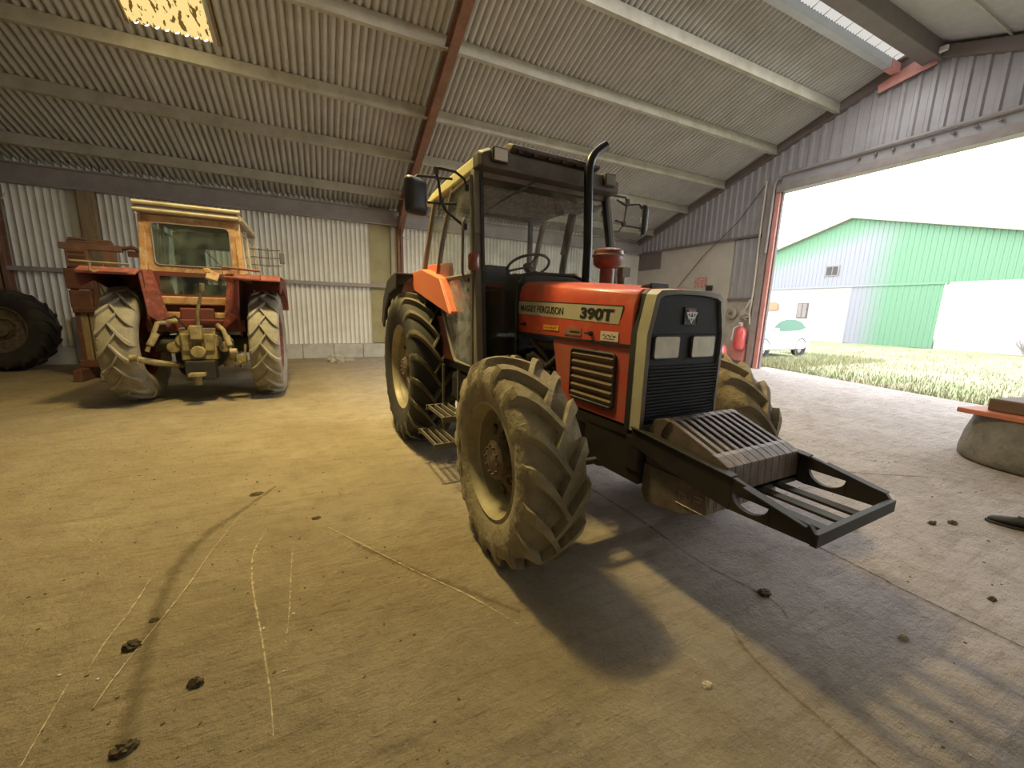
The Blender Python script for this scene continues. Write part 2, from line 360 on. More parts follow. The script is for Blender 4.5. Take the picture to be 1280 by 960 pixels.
def text_part(name, body, origin, xdir, ydir, width, height, m, parent, depth=.002, shear=0, offset=0.0):
    """lettering scaled to width x height; origin = lower left, in parent coordinates"""
    cu = bpy.data.curves.new(name, 'FONT'); cu.body = body; cu.size = 1; cu.extrude = .01; cu.shear = shear; cu.offset = offset
    tmp = bpy.data.objects.new(name + '_tmp', cu); COL.objects.link(tmp)
    dg = bpy.context.evaluated_depsgraph_get(); dg.update()
    me = bpy.data.meshes.new_from_object(tmp.evaluated_get(dg))
    bpy.data.objects.remove(tmp)
    xs = [v.co.x for v in me.vertices]; ys = [v.co.y for v in me.vertices]
    x0, x1, y0, y1 = min(xs), max(xs), min(ys), max(ys)
    X, Y = Vector(xdir).normalized(), Vector(ydir).normalized(); Z = X.cross(Y)
    for v in me.vertices:
        a = (v.co.x - x0) / (x1 - x0) * width; b = (v.co.y - y0) / (y1 - y0) * height; c = v.co.z / .01 * depth
        v.co = Vector(origin) + X * a + Y * b + Z * c
    me.materials.clear(); me.materials.append(M[m])
    o = bpy.data.objects.new(name, me); COL.objects.link(o); o.parent = parent
    return o

# ------------------------------------------------------------------ camera
CAM_H = 1.44201
r_ = Vector((0.9, -0.434, 0.027)); 
f_, pit, rol, yaw = 495.38, .18207, .02735, .4545
fw = Vector((math.sin(yaw) * math.cos(pit), math.cos(yaw) * math.cos(pit), -math.sin(pit)))
rr = Vector((math.cos(yaw), -math.sin(yaw), 0)); uu = rr.cross(fw)
r2 = rr * math.cos(rol) + uu * math.sin(rol); u2 = -rr * math.sin(rol) + uu * math.cos(rol)
cd = bpy.data.cameras.new('camera'); cam = bpy.data.objects.new('camera', cd); COL.objects.link(cam)
cd.sensor_width = 36; cd.lens = f_ / 1280 * 36; cd.clip_start = .05; cd.clip_end = 400
cam.matrix_world = Matrix(((r2.x, u2.x, -fw.x, 0), (r2.y, u2.y, -fw.y, 0), (r2.z, u2.z, -fw.z, CAM_H), (0, 0, 0, 1)))
SC.camera = cam

# ------------------------------------------------------------------ the barn
GX = 11.36      # gable wall
WY = 12.3       # long back wall
RY = 4.65       # ridge
XL = -9.0       # far left end
YF = -3.0       # front eave
SL = .345
def roof_z(y): return 4.25 + SL * (WY - y) if y >= RY else 4.25 + SL * (WY - RY) - SL * (RY - y)

def corrugate(name, fn, length, m, amp=.02, period=.12, per=8, cross=(0, 1), th=0):
    """fn(a, t, h): a along the corrugation pitch, t index of the cross row, h the wave height"""
    b = MB(); k = int(length / period * per) + 1
    for t in cross:
        for i in range(k):
            a = i * period / per; b.v.append(tuple(fn(a, t, amp * (1 - 2 * abs(math.sin(PI * a / period)) ** .8))))
    for j in range(len(cross) - 1):
        for i in range(k - 1): b.f.append((j * k + i, j * k + i + 1, (j + 1) * k + i + 1, (j + 1) * k + i)); b.mi.append(0)
    return b.build(name, m, smooth=80, recalc=False)

# floor slab + outdoor ground
b = MB(); b.add([(XL, YF, 0), (9.2, YF, 0), (11.98, 7.25, 0), (11.5, 7.3, 0), (11.5, 12.5, 0), (XL, 12.5, 0)], [(0, 1, 2, 3, 4, 5)])
b.add([(XL, YF, -.15), (9.2, YF, -.15), (11.98, 7.25, -.15)], [])
b.f.append((1, 7, 8, 2)); b.mi.append(0); b.f.append((0, 6, 7, 1)); b.mi.append(0)
floor = struct(b.build('floor', 'floor', smooth=0, recalc=False), 'dusty yellow-brown concrete floor with tyre tracks and scratches')
b = MB()
gx = [9.0 + i * .8 for i in range(60)]; gy = [-40 + i * 1.2 for i in range(70)]
for y in gy:
    for x in gx: b.v.append((x, y, -.03 + (.05 * math.sin(x * 1.3 + y * .7) * math.sin(y * .9) if x > 12.5 else -.02)))
for j in range(len(gy) - 1):
    for i in range(len(gx) - 1): b.f.append((j * 60 + i, j * 60 + i + 1, (j + 1) * 60 + i + 1, (j + 1) * 60 + i)); b.mi.append(0)
struct(b.build('ground', 'grass', smooth=80, recalc=False), 'rough grass yard outside the doorway')

# floor marks (children of the floor)
def ribbon(name, pts, w, m, z=.004, seg=6):
    P = []
    pts = [Vector((p[0], p[1], z)) for p in pts]
    for i in range(len(pts) - 1):
        p0, p1, p2, p3 = pts[max(i - 1, 0)], pts[i], pts[i + 1], pts[min(i + 2, len(pts) - 1)]
        for k in range(seg):
            t = k / seg
            P.append(.5 * ((2 * p1) + (p2 - p0) * t + (2 * p0 - 5 * p1 + 4 * p2 - p3) * t * t + (3 * p1 - p0 - 3 * p2 + p3) * t ** 3))
    P.append(pts[-1]); vs = []; n = len(P)
    for i, p in enumerate(P):
        d = (P[min(i + 1, n - 1)] - P[max(i - 1, 0)]).normalized(); q = Vector((-d.y, d.x, 0))
        ww = w * (.35 + .65 * min(1, 4 * min(i, n - 1 - i) / n + .1)) * random.uniform(.85, 1.15)
        vs += [p + q * ww / 2, p - q * ww / 2]
    me = bpy.data.meshes.new(name); me.from_pydata([tuple(v) for v in vs], [], [(2 * i, 2 * i + 1, 2 * i + 3, 2 * i + 2) for i in range(n - 1)])
    uvl = me.uv_layers.new(name='UVMap')
    for lp in me.loops: uvl.data[lp.index].uv = (0 if lp.vertex_index % 2 == 0 else 1, lp.vertex_index // 2 / n)
    me.materials.append(M[m]); o = bpy.data.objects.new(name, me); COL.objects.link(o); o.parent = floor; return o
ribbon('dirt_track', [(-0.379, 3.507), (-0.569, 3.139), (-0.699, 2.916), (-0.769, 2.63), (-0.766, 2.313), (-0.739, 2.054), (-0.697, 1.78), (-0.636, 1.35), (-.6, 1.1)], .11, 'mark_dark')
ribbon('dirt_track', [(0.114, 2.439), (0.311, 2.16), (0.483, 1.916), (0.67, 1.678), (0.809, 1.497)], .06, 'mark_dark')
ribbon('floor_scratch', [(-0.063, 2.75), (0.158, 2.402), (0.414, 1.998), (0.614, 1.703), (0.768, 1.417)], .022, 'mark_light', .006)
ribbon('floor_scratch', [(-0.37, 2.827), (-0.414, 2.559), (-0.392, 2.279), (-0.332, 1.976), (-0.282, 1.734), (-0.238, 1.501), (-0.213, 1.328)], .024, 'mark_light', .006)
ribbon('floor_scratch', [(-0.868, 2.508), (-0.871, 2.259), (-0.892, 2.075), (-0.893, 1.922)], .022, 'mark_light', .006)
ribbon('floor_scratch', [(-0.204, 2.703), (-0.211, 2.387), (-0.2, 1.973), (-0.202, 1.729)], .014, 'mark_light', .006)
ribbon('floor_scratch', [(-0.551, 3.1), (-0.637, 2.656), (-0.686, 2.308), (-0.78, 1.855), (-.8, 1.7)], .018, 'mark_light', .007)
ribbon('floor_scratch', [(-0.929, 1.885), (-0.922, 1.715), (-0.908, 1.5)], .016, 'mark_light', .006)
ribbon('slab_joint', [(2.83, 9.0), (2.82, 5.0), (2.816, 1.226), (2.799, 0.785), (2.819, -.4)], .02, 'mark_joint')
ribbon('slab_joint', [(1.97, 4.5), (1.977, 2.42), (1.991, 1.933), (1.967, 1.44), (2.039, 1.054), (1.979, 0.92)], .035, 'mark_dark')
ribbon('dirt_track', [(1.68, 1.0), (1.621, 0.902), (1.582, 0.693), (1.571, 0.3)], .03, 'mark_dark')
ribbon('floor_scratch', [(1.42, 1.2), (1.36, 1.02), (1.38, .86)], .016, 'mark_light', .006)
ribbon('dirt_track', [(3.2, 3.2), (4.3, 2.0), (5.2, 1.4)], .05, 'mark_dark')

def rock(name, c, s, m, seed, parent=None, n=3):
    bm = bmesh.new(); bmesh.ops.create_icosphere(bm, subdivisions=n, radius=1)
    rd = random.Random(seed)
    off = [rd.uniform(.72, 1.2) for _ in bm.verts]
    for v, k in zip(bm.verts, off): v.co = Vector((v.co.x * s[0] * k, v.co.y * s[1] * k, max(-.25, v.co.z) * s[2] * k))
    me = bpy.data.meshes.new(name); bm.to_mesh(me); bm.free(); me.materials.append(M[m])
    o = bpy.data.objects.new(name, me); COL.objects.link(o); o.location = (c[0], c[1], .25 * s[2] + (c[2] if len(c) > 2 else 0))
    if parent: o.parent = parent
    return o
cl = [((-0.783, 1.981), .032, .028, 'lump of dark soil on the tyre track, front left of the floor'), ((-0.643, 1.48), .035, .025, 'dark soil lump at the bottom left, nearest the camera'),
      ((-0.498, 1.668), .026, .022, 'small dark soil clod right of the dirt track'), ((-0.752, 2.13), .02, .012, 'tiny dark clod on the track behind the soil lump'),
      ((-0.088, 2.84), .03, .008, 'flat dark dirt patch clod at the start of the long scratch'), ((2.056, 1.086), .04, .016, 'elongated dark clod on the slab joint below the weight frame'),
      ((3.942, 1.043), .03, .018, 'left of two dark clods beside the shoe'), ((4.10, 0.985), .034, .018, 'right of two dark clods beside the shoe'),
      ((3.145, 0.553), .022, .014, 'small clod near the slab joint at the lower right'), ((-0.504, 3.406), .045, .010, 'flat crumbly dirt heap at the far end of the tyre track')]
for i, (c, s, h, lb) in enumerate(cl):
    tag(rock('soil_clod', c, (s, s * .7, h), 'clod', i + 3), lb, 'dirt clod', 'soil clods on the floor')
tag(rock('small_stone', (2.363, 0.628), (.022, .018, .02), 'crumb_light', 40), 'small pale stone on the grey concrete right of the slab joint', 'stone')
tag(rock('small_stone', (1.311, 0.845), (.02, .016, .012), 'crumb_light', 41), 'small pale chip on the floor at bottom centre', 'stone')
b = MB()
for i in range(1500):
    if i < 1100: x, y = random.uniform(-2.5, 5.5), random.uniform(.1, 5)
    else: x, y = random.uniform(-6, 6), random.uniform(4, 11)
    if (.4 < x < 2.9 and .5 < y < 5.7) or (-2.9 < x < -.4 and y > 6.5) or (-4.3 < x < -2.8 and y > 9) or (4.2 < x < 4.9 and .6 < y < 1.1): continue
    s = random.uniform(.002, .006) * (1 + .6 * (i % 13 == 0)); a = random.uniform(0, PI)
    b.box((x, y, s * .3), (s * 2, s * 1.3, s * .8), (0, 0, a), mi=1 if i % 5 == 0 else 0)
tag(b.build('floor_grit', ['crumb', 'crumb_light'], smooth=0, recalc=False), 'fine crumbs of dirt and grit scattered over the concrete floor', 'grit', kind='stuff')

# roof sheets, both slopes (a hole is left for the yellow skylight)
SKX = (-2.30, -1.22); SKY = (5.6, 8.62)
def slope(name, x0, x1, y0, y1):
    return corrugate(name, lambda a, t, h: (x0 + a, (y0, y1)[t], roof_z((y0, y1)[t]) + h), x1 - x0, 'roof', amp=.037, period=.12)
P_ = .12
r0 = struct(slope('ceiling', XL, SKX[0], RY, 12.55), 'corrugated fibre cement roof slope above the back wall')
for nm, a in (('sheet', (SKX[1] - .06, GX, RY, 12.55)), ('sheet', (SKX[0] - .2, SKX[1] + .1, SKY[1] - .04, 12.55)), ('sheet', (SKX[0] - .2, SKX[1] + .1, RY, SKY[0] + .1))):
    o = slope('roof_' + nm, *a); o.parent = r0
b = MB(); 
for z0 in (0,):
    b.add([(XL, RY - .1, roof_z(RY)), (GX, RY - .1, roof_z(RY)), (GX, YF - .3, roof_z(YF - .3)), (XL, YF - .3, roof_z(YF - .3))], [(0, 1, 2, 3)])
front_slope = struct(b.build('ceiling_front', 'roof', smooth=0, recalc=False), 'plain brownish roof slope on the door side of the ridge')
for k, y in enumerate((1.2, 2.6, 3.4)):
    o = MB().bx(XL, GX, y - .012, y + .012, roof_z(y) - .03, roof_z(y) - .005).build('sheet_joint', 'steel_dim', front_slope, smooth=0)
# yellow translucent sheet
sk = struct(empty('window_2', (0, 0, 0)), 'yellowed translucent roof sheet speckled with rust, top left')
o = corrugate('skylight_sheet', lambda a, t, h: (SKX[0] + a, SKY[t], roof_z(SKY[t]) + .02 + h), SKX[1] - SKX[0], 'skylight', amp=.018); o.parent = sk
b = MB()
for x in (SKX[0] - .02, SKX[1] + .03):
    b.plate([(x, SKY[0], roof_z(SKY[0]) - .03), (x, SKY[1], roof_z(SKY[1]) - .03), (x, SKY[1], roof_z(SKY[1]) + .05), (x, SKY[0], roof_z(SKY[0]) + .05)], .06)
b.build('skylight_edge', 'wood', sk, smooth=0)

# purlins (Z profiles, each its own object)
def purlin(y, x0, x1, dz=.03, m='steel_dim'):
    z = roof_z(y) - .03
    b = MB(); b.prism([(y - .035, z), (y + .03, z), (y + .03, z - .012), (y - .023, z - .02), (y - .023, z - .185), (y + .055, z - .185), (y + .055, z - .20), (y - .035, z - .20)], 0, x0, x1)
    return b.build('purlin', m, smooth=0)
for k, (y, w) in enumerate(((11.52, 'lowest roof purlin, just above the back wall'), (10.08, 'second roof purlin up from the back wall'), (8.80, 'third roof purlin up, passing under the yellow skylight'), (7.35, 'fourth roof purlin up, above the skylight end'), (5.99, 'fifth roof purlin, steel, near the ridge'))):
    tag(purlin(y, XL, GX - .12), 'galvanised steel ' + w, 'purlin', 'roof purlins on the back slope', 'structure')
# ridge
rp = MB(); yz = roof_z(5.0)
rp.bx(XL, GX - .5, 4.93, 5.07, yz - .20, yz - .05); struct(rp.build('trim_1', 'ridge_white', smooth=0, bevel=.01), 'pale steel ridge purlin catching the skylight')
MB().bx(GX - .5, GX - .12, 4.925, 5.075, yz - .205, yz - .045).build('painted_end', 'redpost', bpy.data.objects['trim_1'], smooth=0)
o = corrugate('window_1', lambda a, t, h: (XL + a, (4.62, 4.95)[t], roof_z((4.62, 4.95)[t]) - .035 + h), GX - XL - .3, 'ridge_glow', amp=.014, period=.09); struct(o, 'bright translucent corrugated strip along the ridge')
b = MB().bx(XL, GX - .12, 4.30, 4.58, roof_z(4.4) - .30, roof_z(4.4) + .02); struct(b.build('trim_2', 'gable_dk', smooth=0, bevel=.01), 'dark ridge beam')
b = MB().plate([(GX - .14, 4.35, 6.45), (GX - .14, 5.25, 6.30), (GX - .14, 5.3, 6.62), (GX - .14, 4.7, 6.86), (GX - .14, 4.35, 6.80)], .03)
struct(b.build('trim_3', 'redpost', smooth=0), 'faded red steel ridge plate at the gable')
struct(MB().box((GX - .25, 4.25, 6.62), (.08, .14, .1)).build('trim_4', 'white', smooth=0, bevel=.02), 'small pale fitting at the ridge end')
# rafters + columns
def frame(x, lab):
    e = empty('steel_portal', (x, WY, 0)); tag(e, lab, 'steel frame', None, 'structure')
    b = MB()
    def sec(y, zt, d, wd): # I section outline in (x,z)
        return zt, zt - d
    for (y0, y1, d0, d1) in ((12.1 - WY, 10.9 - WY, .62, .30), (10.9 - WY, RY - WY, .30, .26)):
        za, zb = roof_z(y0 + WY) - .20, roof_z(y1 + WY) - .20
        for xo0, xo1, part in ((-.075, .075, 't'), (-.012, .012, 'w'), (-.075, .075, 'b')):
            if part == 't': q = (za, za - .015, zb, zb - .015)
            elif part == 'w': q = (za, za - d0, zb, zb - d1)
            else: q = (za - d0, za - d0 - .015, zb - d1, zb - d1 - .015)
            b.add([(xo, y, z) for xo in (xo0, xo1) for y, z in ((y0, q[0]), (y0, q[1]), (y1, q[3]), (y1, q[2]))],
                  [(0, 1, 2, 3), (7, 6, 5, 4), (0, 3, 7, 4), (1, 5, 6, 2), (0, 4, 5, 1), (3, 2, 6, 7)])
    b.build('rafter', 'redsteel', e, smooth=0)
    c = MB()
    for (a0, a1, c0, c1) in ((-.075, .075, -.26, -.245), (-.012, .012, -.26, -.03), (-.075, .075, -.045, -.03)):
        c.bx(a0, a1, c0, c1, 0, 3.98)
    c.build('column', 'redsteel', e, smooth=0)
    g = MB().plate([(0, -.26, 3.3), (0, -.26, 3.95), (0, -.9, 4.05), (0, -.35, 3.45)], .02); g.build('haunch_plate', 'redsteel', e, smooth=0)
    MB().tube([(.03, -.2, 3.55), (.1, -.3, 3.38), (.22, -.28, 3.36), (.24, -.2, 3.5)], .012).build('hook', 'rope', e)
    return e
frame(2.23, 'rusty red steel column and rafter in the middle of the back wall')
frame(-5.75, 'rusty red steel column at the far left edge')
# back wall: blocks, sheet, rail, eave beam
b = MB(); x = XL
wb = empty('wall_back', (0, WY, 0)); struct(wb, 'corrugated back wall on a low concrete block plinth')
def wallsheet(x0, x1):
    o = corrugate('wall_sheet', lambda a, t, h: (x0 + a, .02 - h, (.40, 4.3)[t]), x1 - x0, 'wallsheet', amp=.017, period=.12); o.parent = wb; return o
wallsheet(XL, 1.45); wallsheet(2.0, GX)
# flat older board stands in front of the corrugation at the column
o = MB().bx(1.42, 1.98, -.01, .01, .42, 4.2).build('flat_board', 'flat_board', wb, smooth=0)
k = 0; x = XL
while x < GX:
    w = .78; MB().bx(x + .006, min(x + w, GX) - .006, -.05, .15, 0, .395).build('plinth_block', 'conc_wall', wb, smooth=0, bevel=.008) if x > -1.5 and x < 4 else None
    x += w
MB().bx(XL, -1.3, -.04, .15, 0, .39).build('plinth', 'conc_wall', wb, smooth=0)
MB().bx(3.9, GX, -.04, .15, 0, .39).build('plinth', 'conc_wall', wb, smooth=0)
MB().prism([(-.13, 2.0), (-.13, 2.09), (-.02, 2.09), (-.02, 2.07), (-.11, 2.07), (-.11, 2.02), (-.02, 2.02), (-.02, 2.0)], 0, XL, 2.0).build('sheeting_rail', 'steel_lilac', wb, smooth=0)
MB().prism([(-.13, 2.0), (-.13, 2.09), (-.02, 2.09), (-.02, 2.07), (-.11, 2.07), (-.11, 2.02), (-.02, 2.02), (-.02, 2.0)], 0, 2.35, GX).build('sheeting_rail', 'steel_lilac', wb, smooth=0)
MB().bx(XL, GX, -.17, -.02, 3.72, 3.76).bx(XL, GX, -.06, -.02, 3.74, 4.12).bx(XL, GX, -.14, -.02, 4.10, 4.13).build('eave_beam', 'steel_lilac', wb, smooth=0)
MB().bx(-4.48, -4.22, -.15, -.02, .4, 3.72).build('timber_post', 'wood', wb, smooth=0, bevel=.01)
MB().bx(XL, GX + .1, .08, .12, -.05, 4.35).build('added_light_blocker', 'gable_dk', wb, smooth=0)  # added backing that stops daylight leaking through gaps in the sheets
# dark tarpaulin/dirt band at the foot of the left wall
MB().bx(-4.9, -4.0, -.10, -.05, .0, 1.05).build('dark_board', 'gable_dk', wb, smooth=0)
# left end wall and door-side wall (behind / beside the camera)
b = MB(); b.add([(XL, YF, 0), (XL, 12.5, 0), (XL, 12.5, 4.2), (XL, RY, 6.9), (XL, YF, 4.2)], [(0, 1, 2, 3, 4)])
struct(b.build('wall_left', 'wallsheet', smooth=0, recalc=False), 'end wall left of the view')
struct(MB().bx(XL, GX, YF - .1, YF, 0, 4.3).build('wall_front', 'wallsheet', smooth=0), 'long wall behind the camera')

# gable wall with the big doorway (opening y < 7.1, z < 4.75)
gw = empty('wall_right', (GX, 0, 0)); struct(gw, 'ribbed steel gable wall around the big open doorway')
def ribbed(name, pts_fn, y0, y1, m, amp=.02, period=.2):
    """trapezoid-ribbed sheet facing -x; pts_fn(y) -> (zlo, zhi)"""
    b = MB(); ys = []; y = y0
    while y < y1:
        for d, h in ((0, 0), (.10, 0), (.125, amp), (.175, amp), (.2, 0)):
            yy = y + d * period / .2
            if yy <= y1: ys.append((yy, h))
        y += period
    ys.append((y1, 0))
    for yy, h in ys:
        lo, hi = pts_fn(yy); b.v += [(-h, yy, lo), (-h, yy, hi)]
    for i in range(len(ys) - 1): b.f.append((2 * i, 2 * i + 1, 2 * i + 3, 2 * i + 2)); b.mi.append(0)
    o = b.build(name, m, smooth=0, recalc=False); o.parent = gw; return o
ribbed('upper_cladding', lambda y: (3.74, roof_z(y) + .05), 7.1, 12.6, 'gable', amp=.035)
ribbed('door_cladding', lambda y: (5.12, roof_z(y) + .05), YF, 7.1, 'gable', period=.24, amp=.04)
MB().bx(-.08, .06, 7.12, 12.6, 3.70, 3.76).build('cladding_trim', 'gable_dk', gw, smooth=0)
MB().bx(.0, .06, 8.32, 11.17, .0, 3.70).bx(.0, .06, 11.17, 12.3, 0, 3.1).build('pale_panel', 'white_panel', gw, smooth=0)
MB().bx(-.02, .04, 11.17, 12.25, 3.1, 3.70).build('dark_panel', 'gable_dk', gw, smooth=0)
ribbed('steel_panel', lambda y: (2.0, 3.68), 7.42, 8.30, 'gable', amp=.03, period=.22)
MB().bx(-.06, .02, 7.4, 8.32, 1.94, 2.0).build('panel_sill', 'gable_dk', gw, smooth=0)
MB().bx(.02, .10, 7.12, 8.32, 0, 1.98).build('block_wall', 'conc_wall', gw, smooth=0)
MB().prism([(7.15, 0), (12.6, 0), (12.6, 4.2), (7.15, roof_z(7.15) + .05)], 0, .11, .16).build('added_light_blocker', 'gable_dk', gw, smooth=0)  # unseen plate added behind the gable to block light leaks
# gable rafter (dark line under the roof)
for nm, ya, yb in (('gable_rafter', 12.5, RY), ('gable_rafter', RY, YF)):
    b = MB(); za, zb = roof_z(ya), roof_z(yb)
    b.add([(x, y, z) for x in (-.16, .02) for y, z in ((ya, za - .04), (ya, za - .22), (yb, zb - (.22 if nm and yb == RY else .5)), (yb, zb - .04))], [(0, 1, 2, 3), (7, 6, 5, 4), (0, 3, 7, 4), (1, 5, 6, 2), (0, 4, 5, 1), (3, 2, 6, 7)])
    b.build(nm, 'gable_dk', gw, smooth=0)
# door header with sliding track
MB().bx(-.14, .16, YF, 7.2, 4.74, 4.92).build('header_beam', 'steel_lilac', gw, smooth=0, bevel=.01)
MB().bx(-.10, .10, YF, 7.1, 4.92, 5.14).build('header_board', 'gable', gw, smooth=0)
MB().tube([(-.17, YF, 5.16), (-.17, 7.0, 5.16), (-.17, 7.18, 5.1), (-.17, 7.24, 4.95), (-.17, 7.25, 3.2)], .035).build('track_pipe', 'steel_lilac', gw)
for k in range(24): MB().box((-.15, -1.5 + k * .3, 5.05), (.03, .05, .05)).build('track_bolt', 'gable_dk', gw, smooth=0)
MB().bx(-.10, .02, 7.10, 7.22, 0, 4.74).build('door_jamb', 'redpost', gw, smooth=0, bevel=.01)
MB().bx(-.04, .04, 7.06, 7.10, 0, 4.74).build('jamb_strip', 'gable_dk', gw, smooth=0)
MB().bx(-.14, -.02, 7.26, 7.42, 0, 4.9).build('jamb_trim', 'steel_lilac', gw, smooth=0)
# small wall fittings
def wallthing(name, y, z, d, m, lab, cat, bevel=.02, x=None):
    o = MB().box((GX - d[0] / 2 - .02 if x is None else x, y, z), d).build(name, m, smooth=0, bevel=bevel); return tag(o, lab, cat)
wallthing('warning_sign', 9.36, 2.52, (.015, .46, .32), 'sign_red', 'small red and white notice on the pale gable panel', 'sign', .003)
wallthing('junction_box', 8.98, 2.33, (.1, .2, .16), 'black', 'small black box on the pale wall just above the tractor nose', 'junction box')
e = empty('power_socket', (GX, 8.1, 1.55)); tag(e, 'round grey power socket nearest the tractor nose on the gable wall', 'power socket', 'power sockets by the doorway')
MB().lathe([(.0, -.0), (.17, -.0), (.17, -.09), (.12, -.12), (.12, -.10), (0, -.10)], 20, 'x').build('socket_body', 'socket', e)
MB().lathe([(0, -.11), (.06, -.11), (.06, -.135), (0, -.135)], 14, 'x').build('socket_cap', 'gable_dk', e)
e = empty('power_socket', (GX, 7.66, 1.58)); tag(e, 'grey power socket box beside the red door jamb', 'power socket', 'power sockets by the doorway')
MB().box((-.06, 0, 0), (.12, .3, .34)).build('socket_body', 'socket', e, smooth=0, bevel=.03)
MB().lathe([(0, -.12), (.09, -.12), (.09, -.16), (0, -.16)], 14, 'x').build('socket_cap', 'white_panel', e)
# ropes / cables
tag(MB().tube([(GX - .2, 7.45, 5.1), (GX - .22, 7.44, 3.8), (GX - .2, 7.42, 2.3), (GX - .18, 7.46, 1.6), (GX - .2, 7.4, 1.25)], .022, 6).build('hanging_rope', 'rope'), 'pale rope hanging down beside the red door jamb', 'rope')
tag(MB().tube([(GX - .24, 7.55, 1.75), (GX - .24, 7.45, 1.95), (GX - .22, 7.6, 1.6), (GX - .24, 7.4, 1.5), (GX - .2, 7.62, 1.42), (GX - .2, 7.5, 1.36)], .018, 6).build('tangled_cord', 'rope'), 'tangled pale cord hanging over the red extinguisher', 'cord')
tag(MB().tube([(GX - .12, 7.5, 5.05), (GX - .12, 8.2, 4.2), (GX - .1, 9.3, 3.35), (GX - .1, 10.3, 2.3), (GX - .1, 10.5, 2.0)], .012, 6).build('wall_cable', 'cable'), 'thin cable sagging diagonally across the gable wall', 'cable')
# fire extinguisher
e = empty('fire_extinguisher', (GX - .22, 7.62, .52)); tag(e, 'bright red extinguisher hanging on the gable wall beside the door jamb', 'fire extinguisher')
MB().lathe([(0, 0), (.13, .0), (.16, .05), (.16, .50), (.12, .60), (.05, .66), (0, .66)], 20).build('cylinder', 'red_tank', e)
MB().cyl((0, 0, .65), (0, 0, .74), .035).box((-.05, 0, .75), (.16, .04, .03)).build('valve', 'white', e)
MB().tube([(0, .05, .7), (-.1, .16, .6), (-.12, .18, .25)], .018).build('hose', 'white', e)
# compressor
e = empty('air_compressor', (GX - .75, 8.15, 0)); tag(e, 'red air compressor with horizontal tank on the floor by the gable wall', 'air compressor')
MB().lathe([(0, -.46), (.14, -.45), (.21, -.40), (.225, -.34), (.225, .34), (.21, .40), (.14, .45), (0, .46)], 24, 'y', (0, 0, .42)).build('tank', 'red_tank', e)
for s in (-.28, .28): MB().box((0, s, .12), (.34, .05, .24)).build('foot', 'red_tank', e, smooth=0)
MB().bx(-.14, .14, -.1, .32, .66, .72).build('mounting_plate', 'black', e, smooth=0)
MB().cyl((0, .1, .72), (0, .1, .98), .07).cyl((0, .1, .8), (0, .1, .82), .1).cyl((0, .1, .86), (0, .1, .88), .1).cyl((0, .1, .92), (0, .1, .94), .1).cyl((0, .1, .98), (0, .1, 1.1), .035).build('pump', 'white', e)
MB().cyl((0, -.2, .80), (0, .02, .80), .08).build('motor', 'black', e)
# wooden crate behind the tank
wallthing('wall_board', 7.75, .42, (.10, .5, .5), 'redpost', 'faded red board leaning low on the wall behind the compressor', 'board', .01)

# ------------------------------------------------------------------ tyres and wheels
def tyre_mesh(Rt, W, rr_, n=20, lh=.04, lw=.045, mats=(0, 1)):
    """agricultural tyre, axle along y, centred on origin; lugs lead at the centre in forward roll"""
    Rc = Rt - lh; b = MB()
    half = [(.34, rr_ - .012), (.40, rr_ + .012), (.455, rr_ + .06), (.50, (rr_ + Rc) / 2 + .01), (.495, Rc - .085), (.465, Rc - .035), (.40, Rc - .012), (.25, Rc - .002), (0, Rc + .002)]
    prof = [(r, -w * W) for w, r in half] + [(r, w * W) for w, r in half[-2::-1]]
    b.lathe(prof, 72, 'y')
    b.mi = [mats[0]] * len(b.f)
    def rc(w):
        hs = sorted(half, key=lambda q: q[0])
        pr = [(0, Rc), (.25, Rc - .004), (.40, Rc - .016), (.465, Rc - .04), (.5, Rc - .09)]
        for (w0, r0), (w1, r1) in zip(pr, pr[1:]):
            if w <= w1: return r0 + (r1 - r0) * (w - w0) / (w1 - w0)
        return pr[-1][1]
    swp = .5 * W / Rt * 1.15
    S = [-.18, -.06, .12, .30, .50, .70, .86, 1.0]
    for side in (-1, 1):
        for k in range(n):
            a0 = 2 * PI * (k + (0 if side < 0 else .5)) / n
            secs = []
            for s in S:
                w = s * .485; a = a0 + swp * (1 - (1 - max(s, 0)) ** 1.5) if s > 0 else a0 + swp * s * 1.3
                rb = rc(abs(w)) - .012; rt = min(Rt, rc(abs(w)) + lh) if s < .9 else rc(abs(w)) + lh * .9
                hw = lw * (.5 + .28 * max(s, 0)) / Rt; top = .68
                y = side * w * W
                secs.append([(rb, a - hw * 1.15, y), (rt, a - hw * top, y), (rt, a + hw * top, y), (rb, a + hw * 1.15, y)])
            # fall onto the side wall
            w = .503; a = a0 + swp * 1.02; rb = Rc - .12; hw = lw * .8 / Rt
            secs.append([(rb - .01, a - hw, side * w * W * .985), (rb, a - hw * .6, side * w * W * 1.012), (rb, a + hw * .6, side * w * W * 1.012), (rb - .01, a + hw, side * w * W * .985)])
            # z up, rolling forward = +x at the top, so "ahead" means smaller angle
            b.loft([[(r * math.cos(a), y, r * math.sin(a)) for r, a, y in sc] for sc in secs], mi=mats[1])
    return b

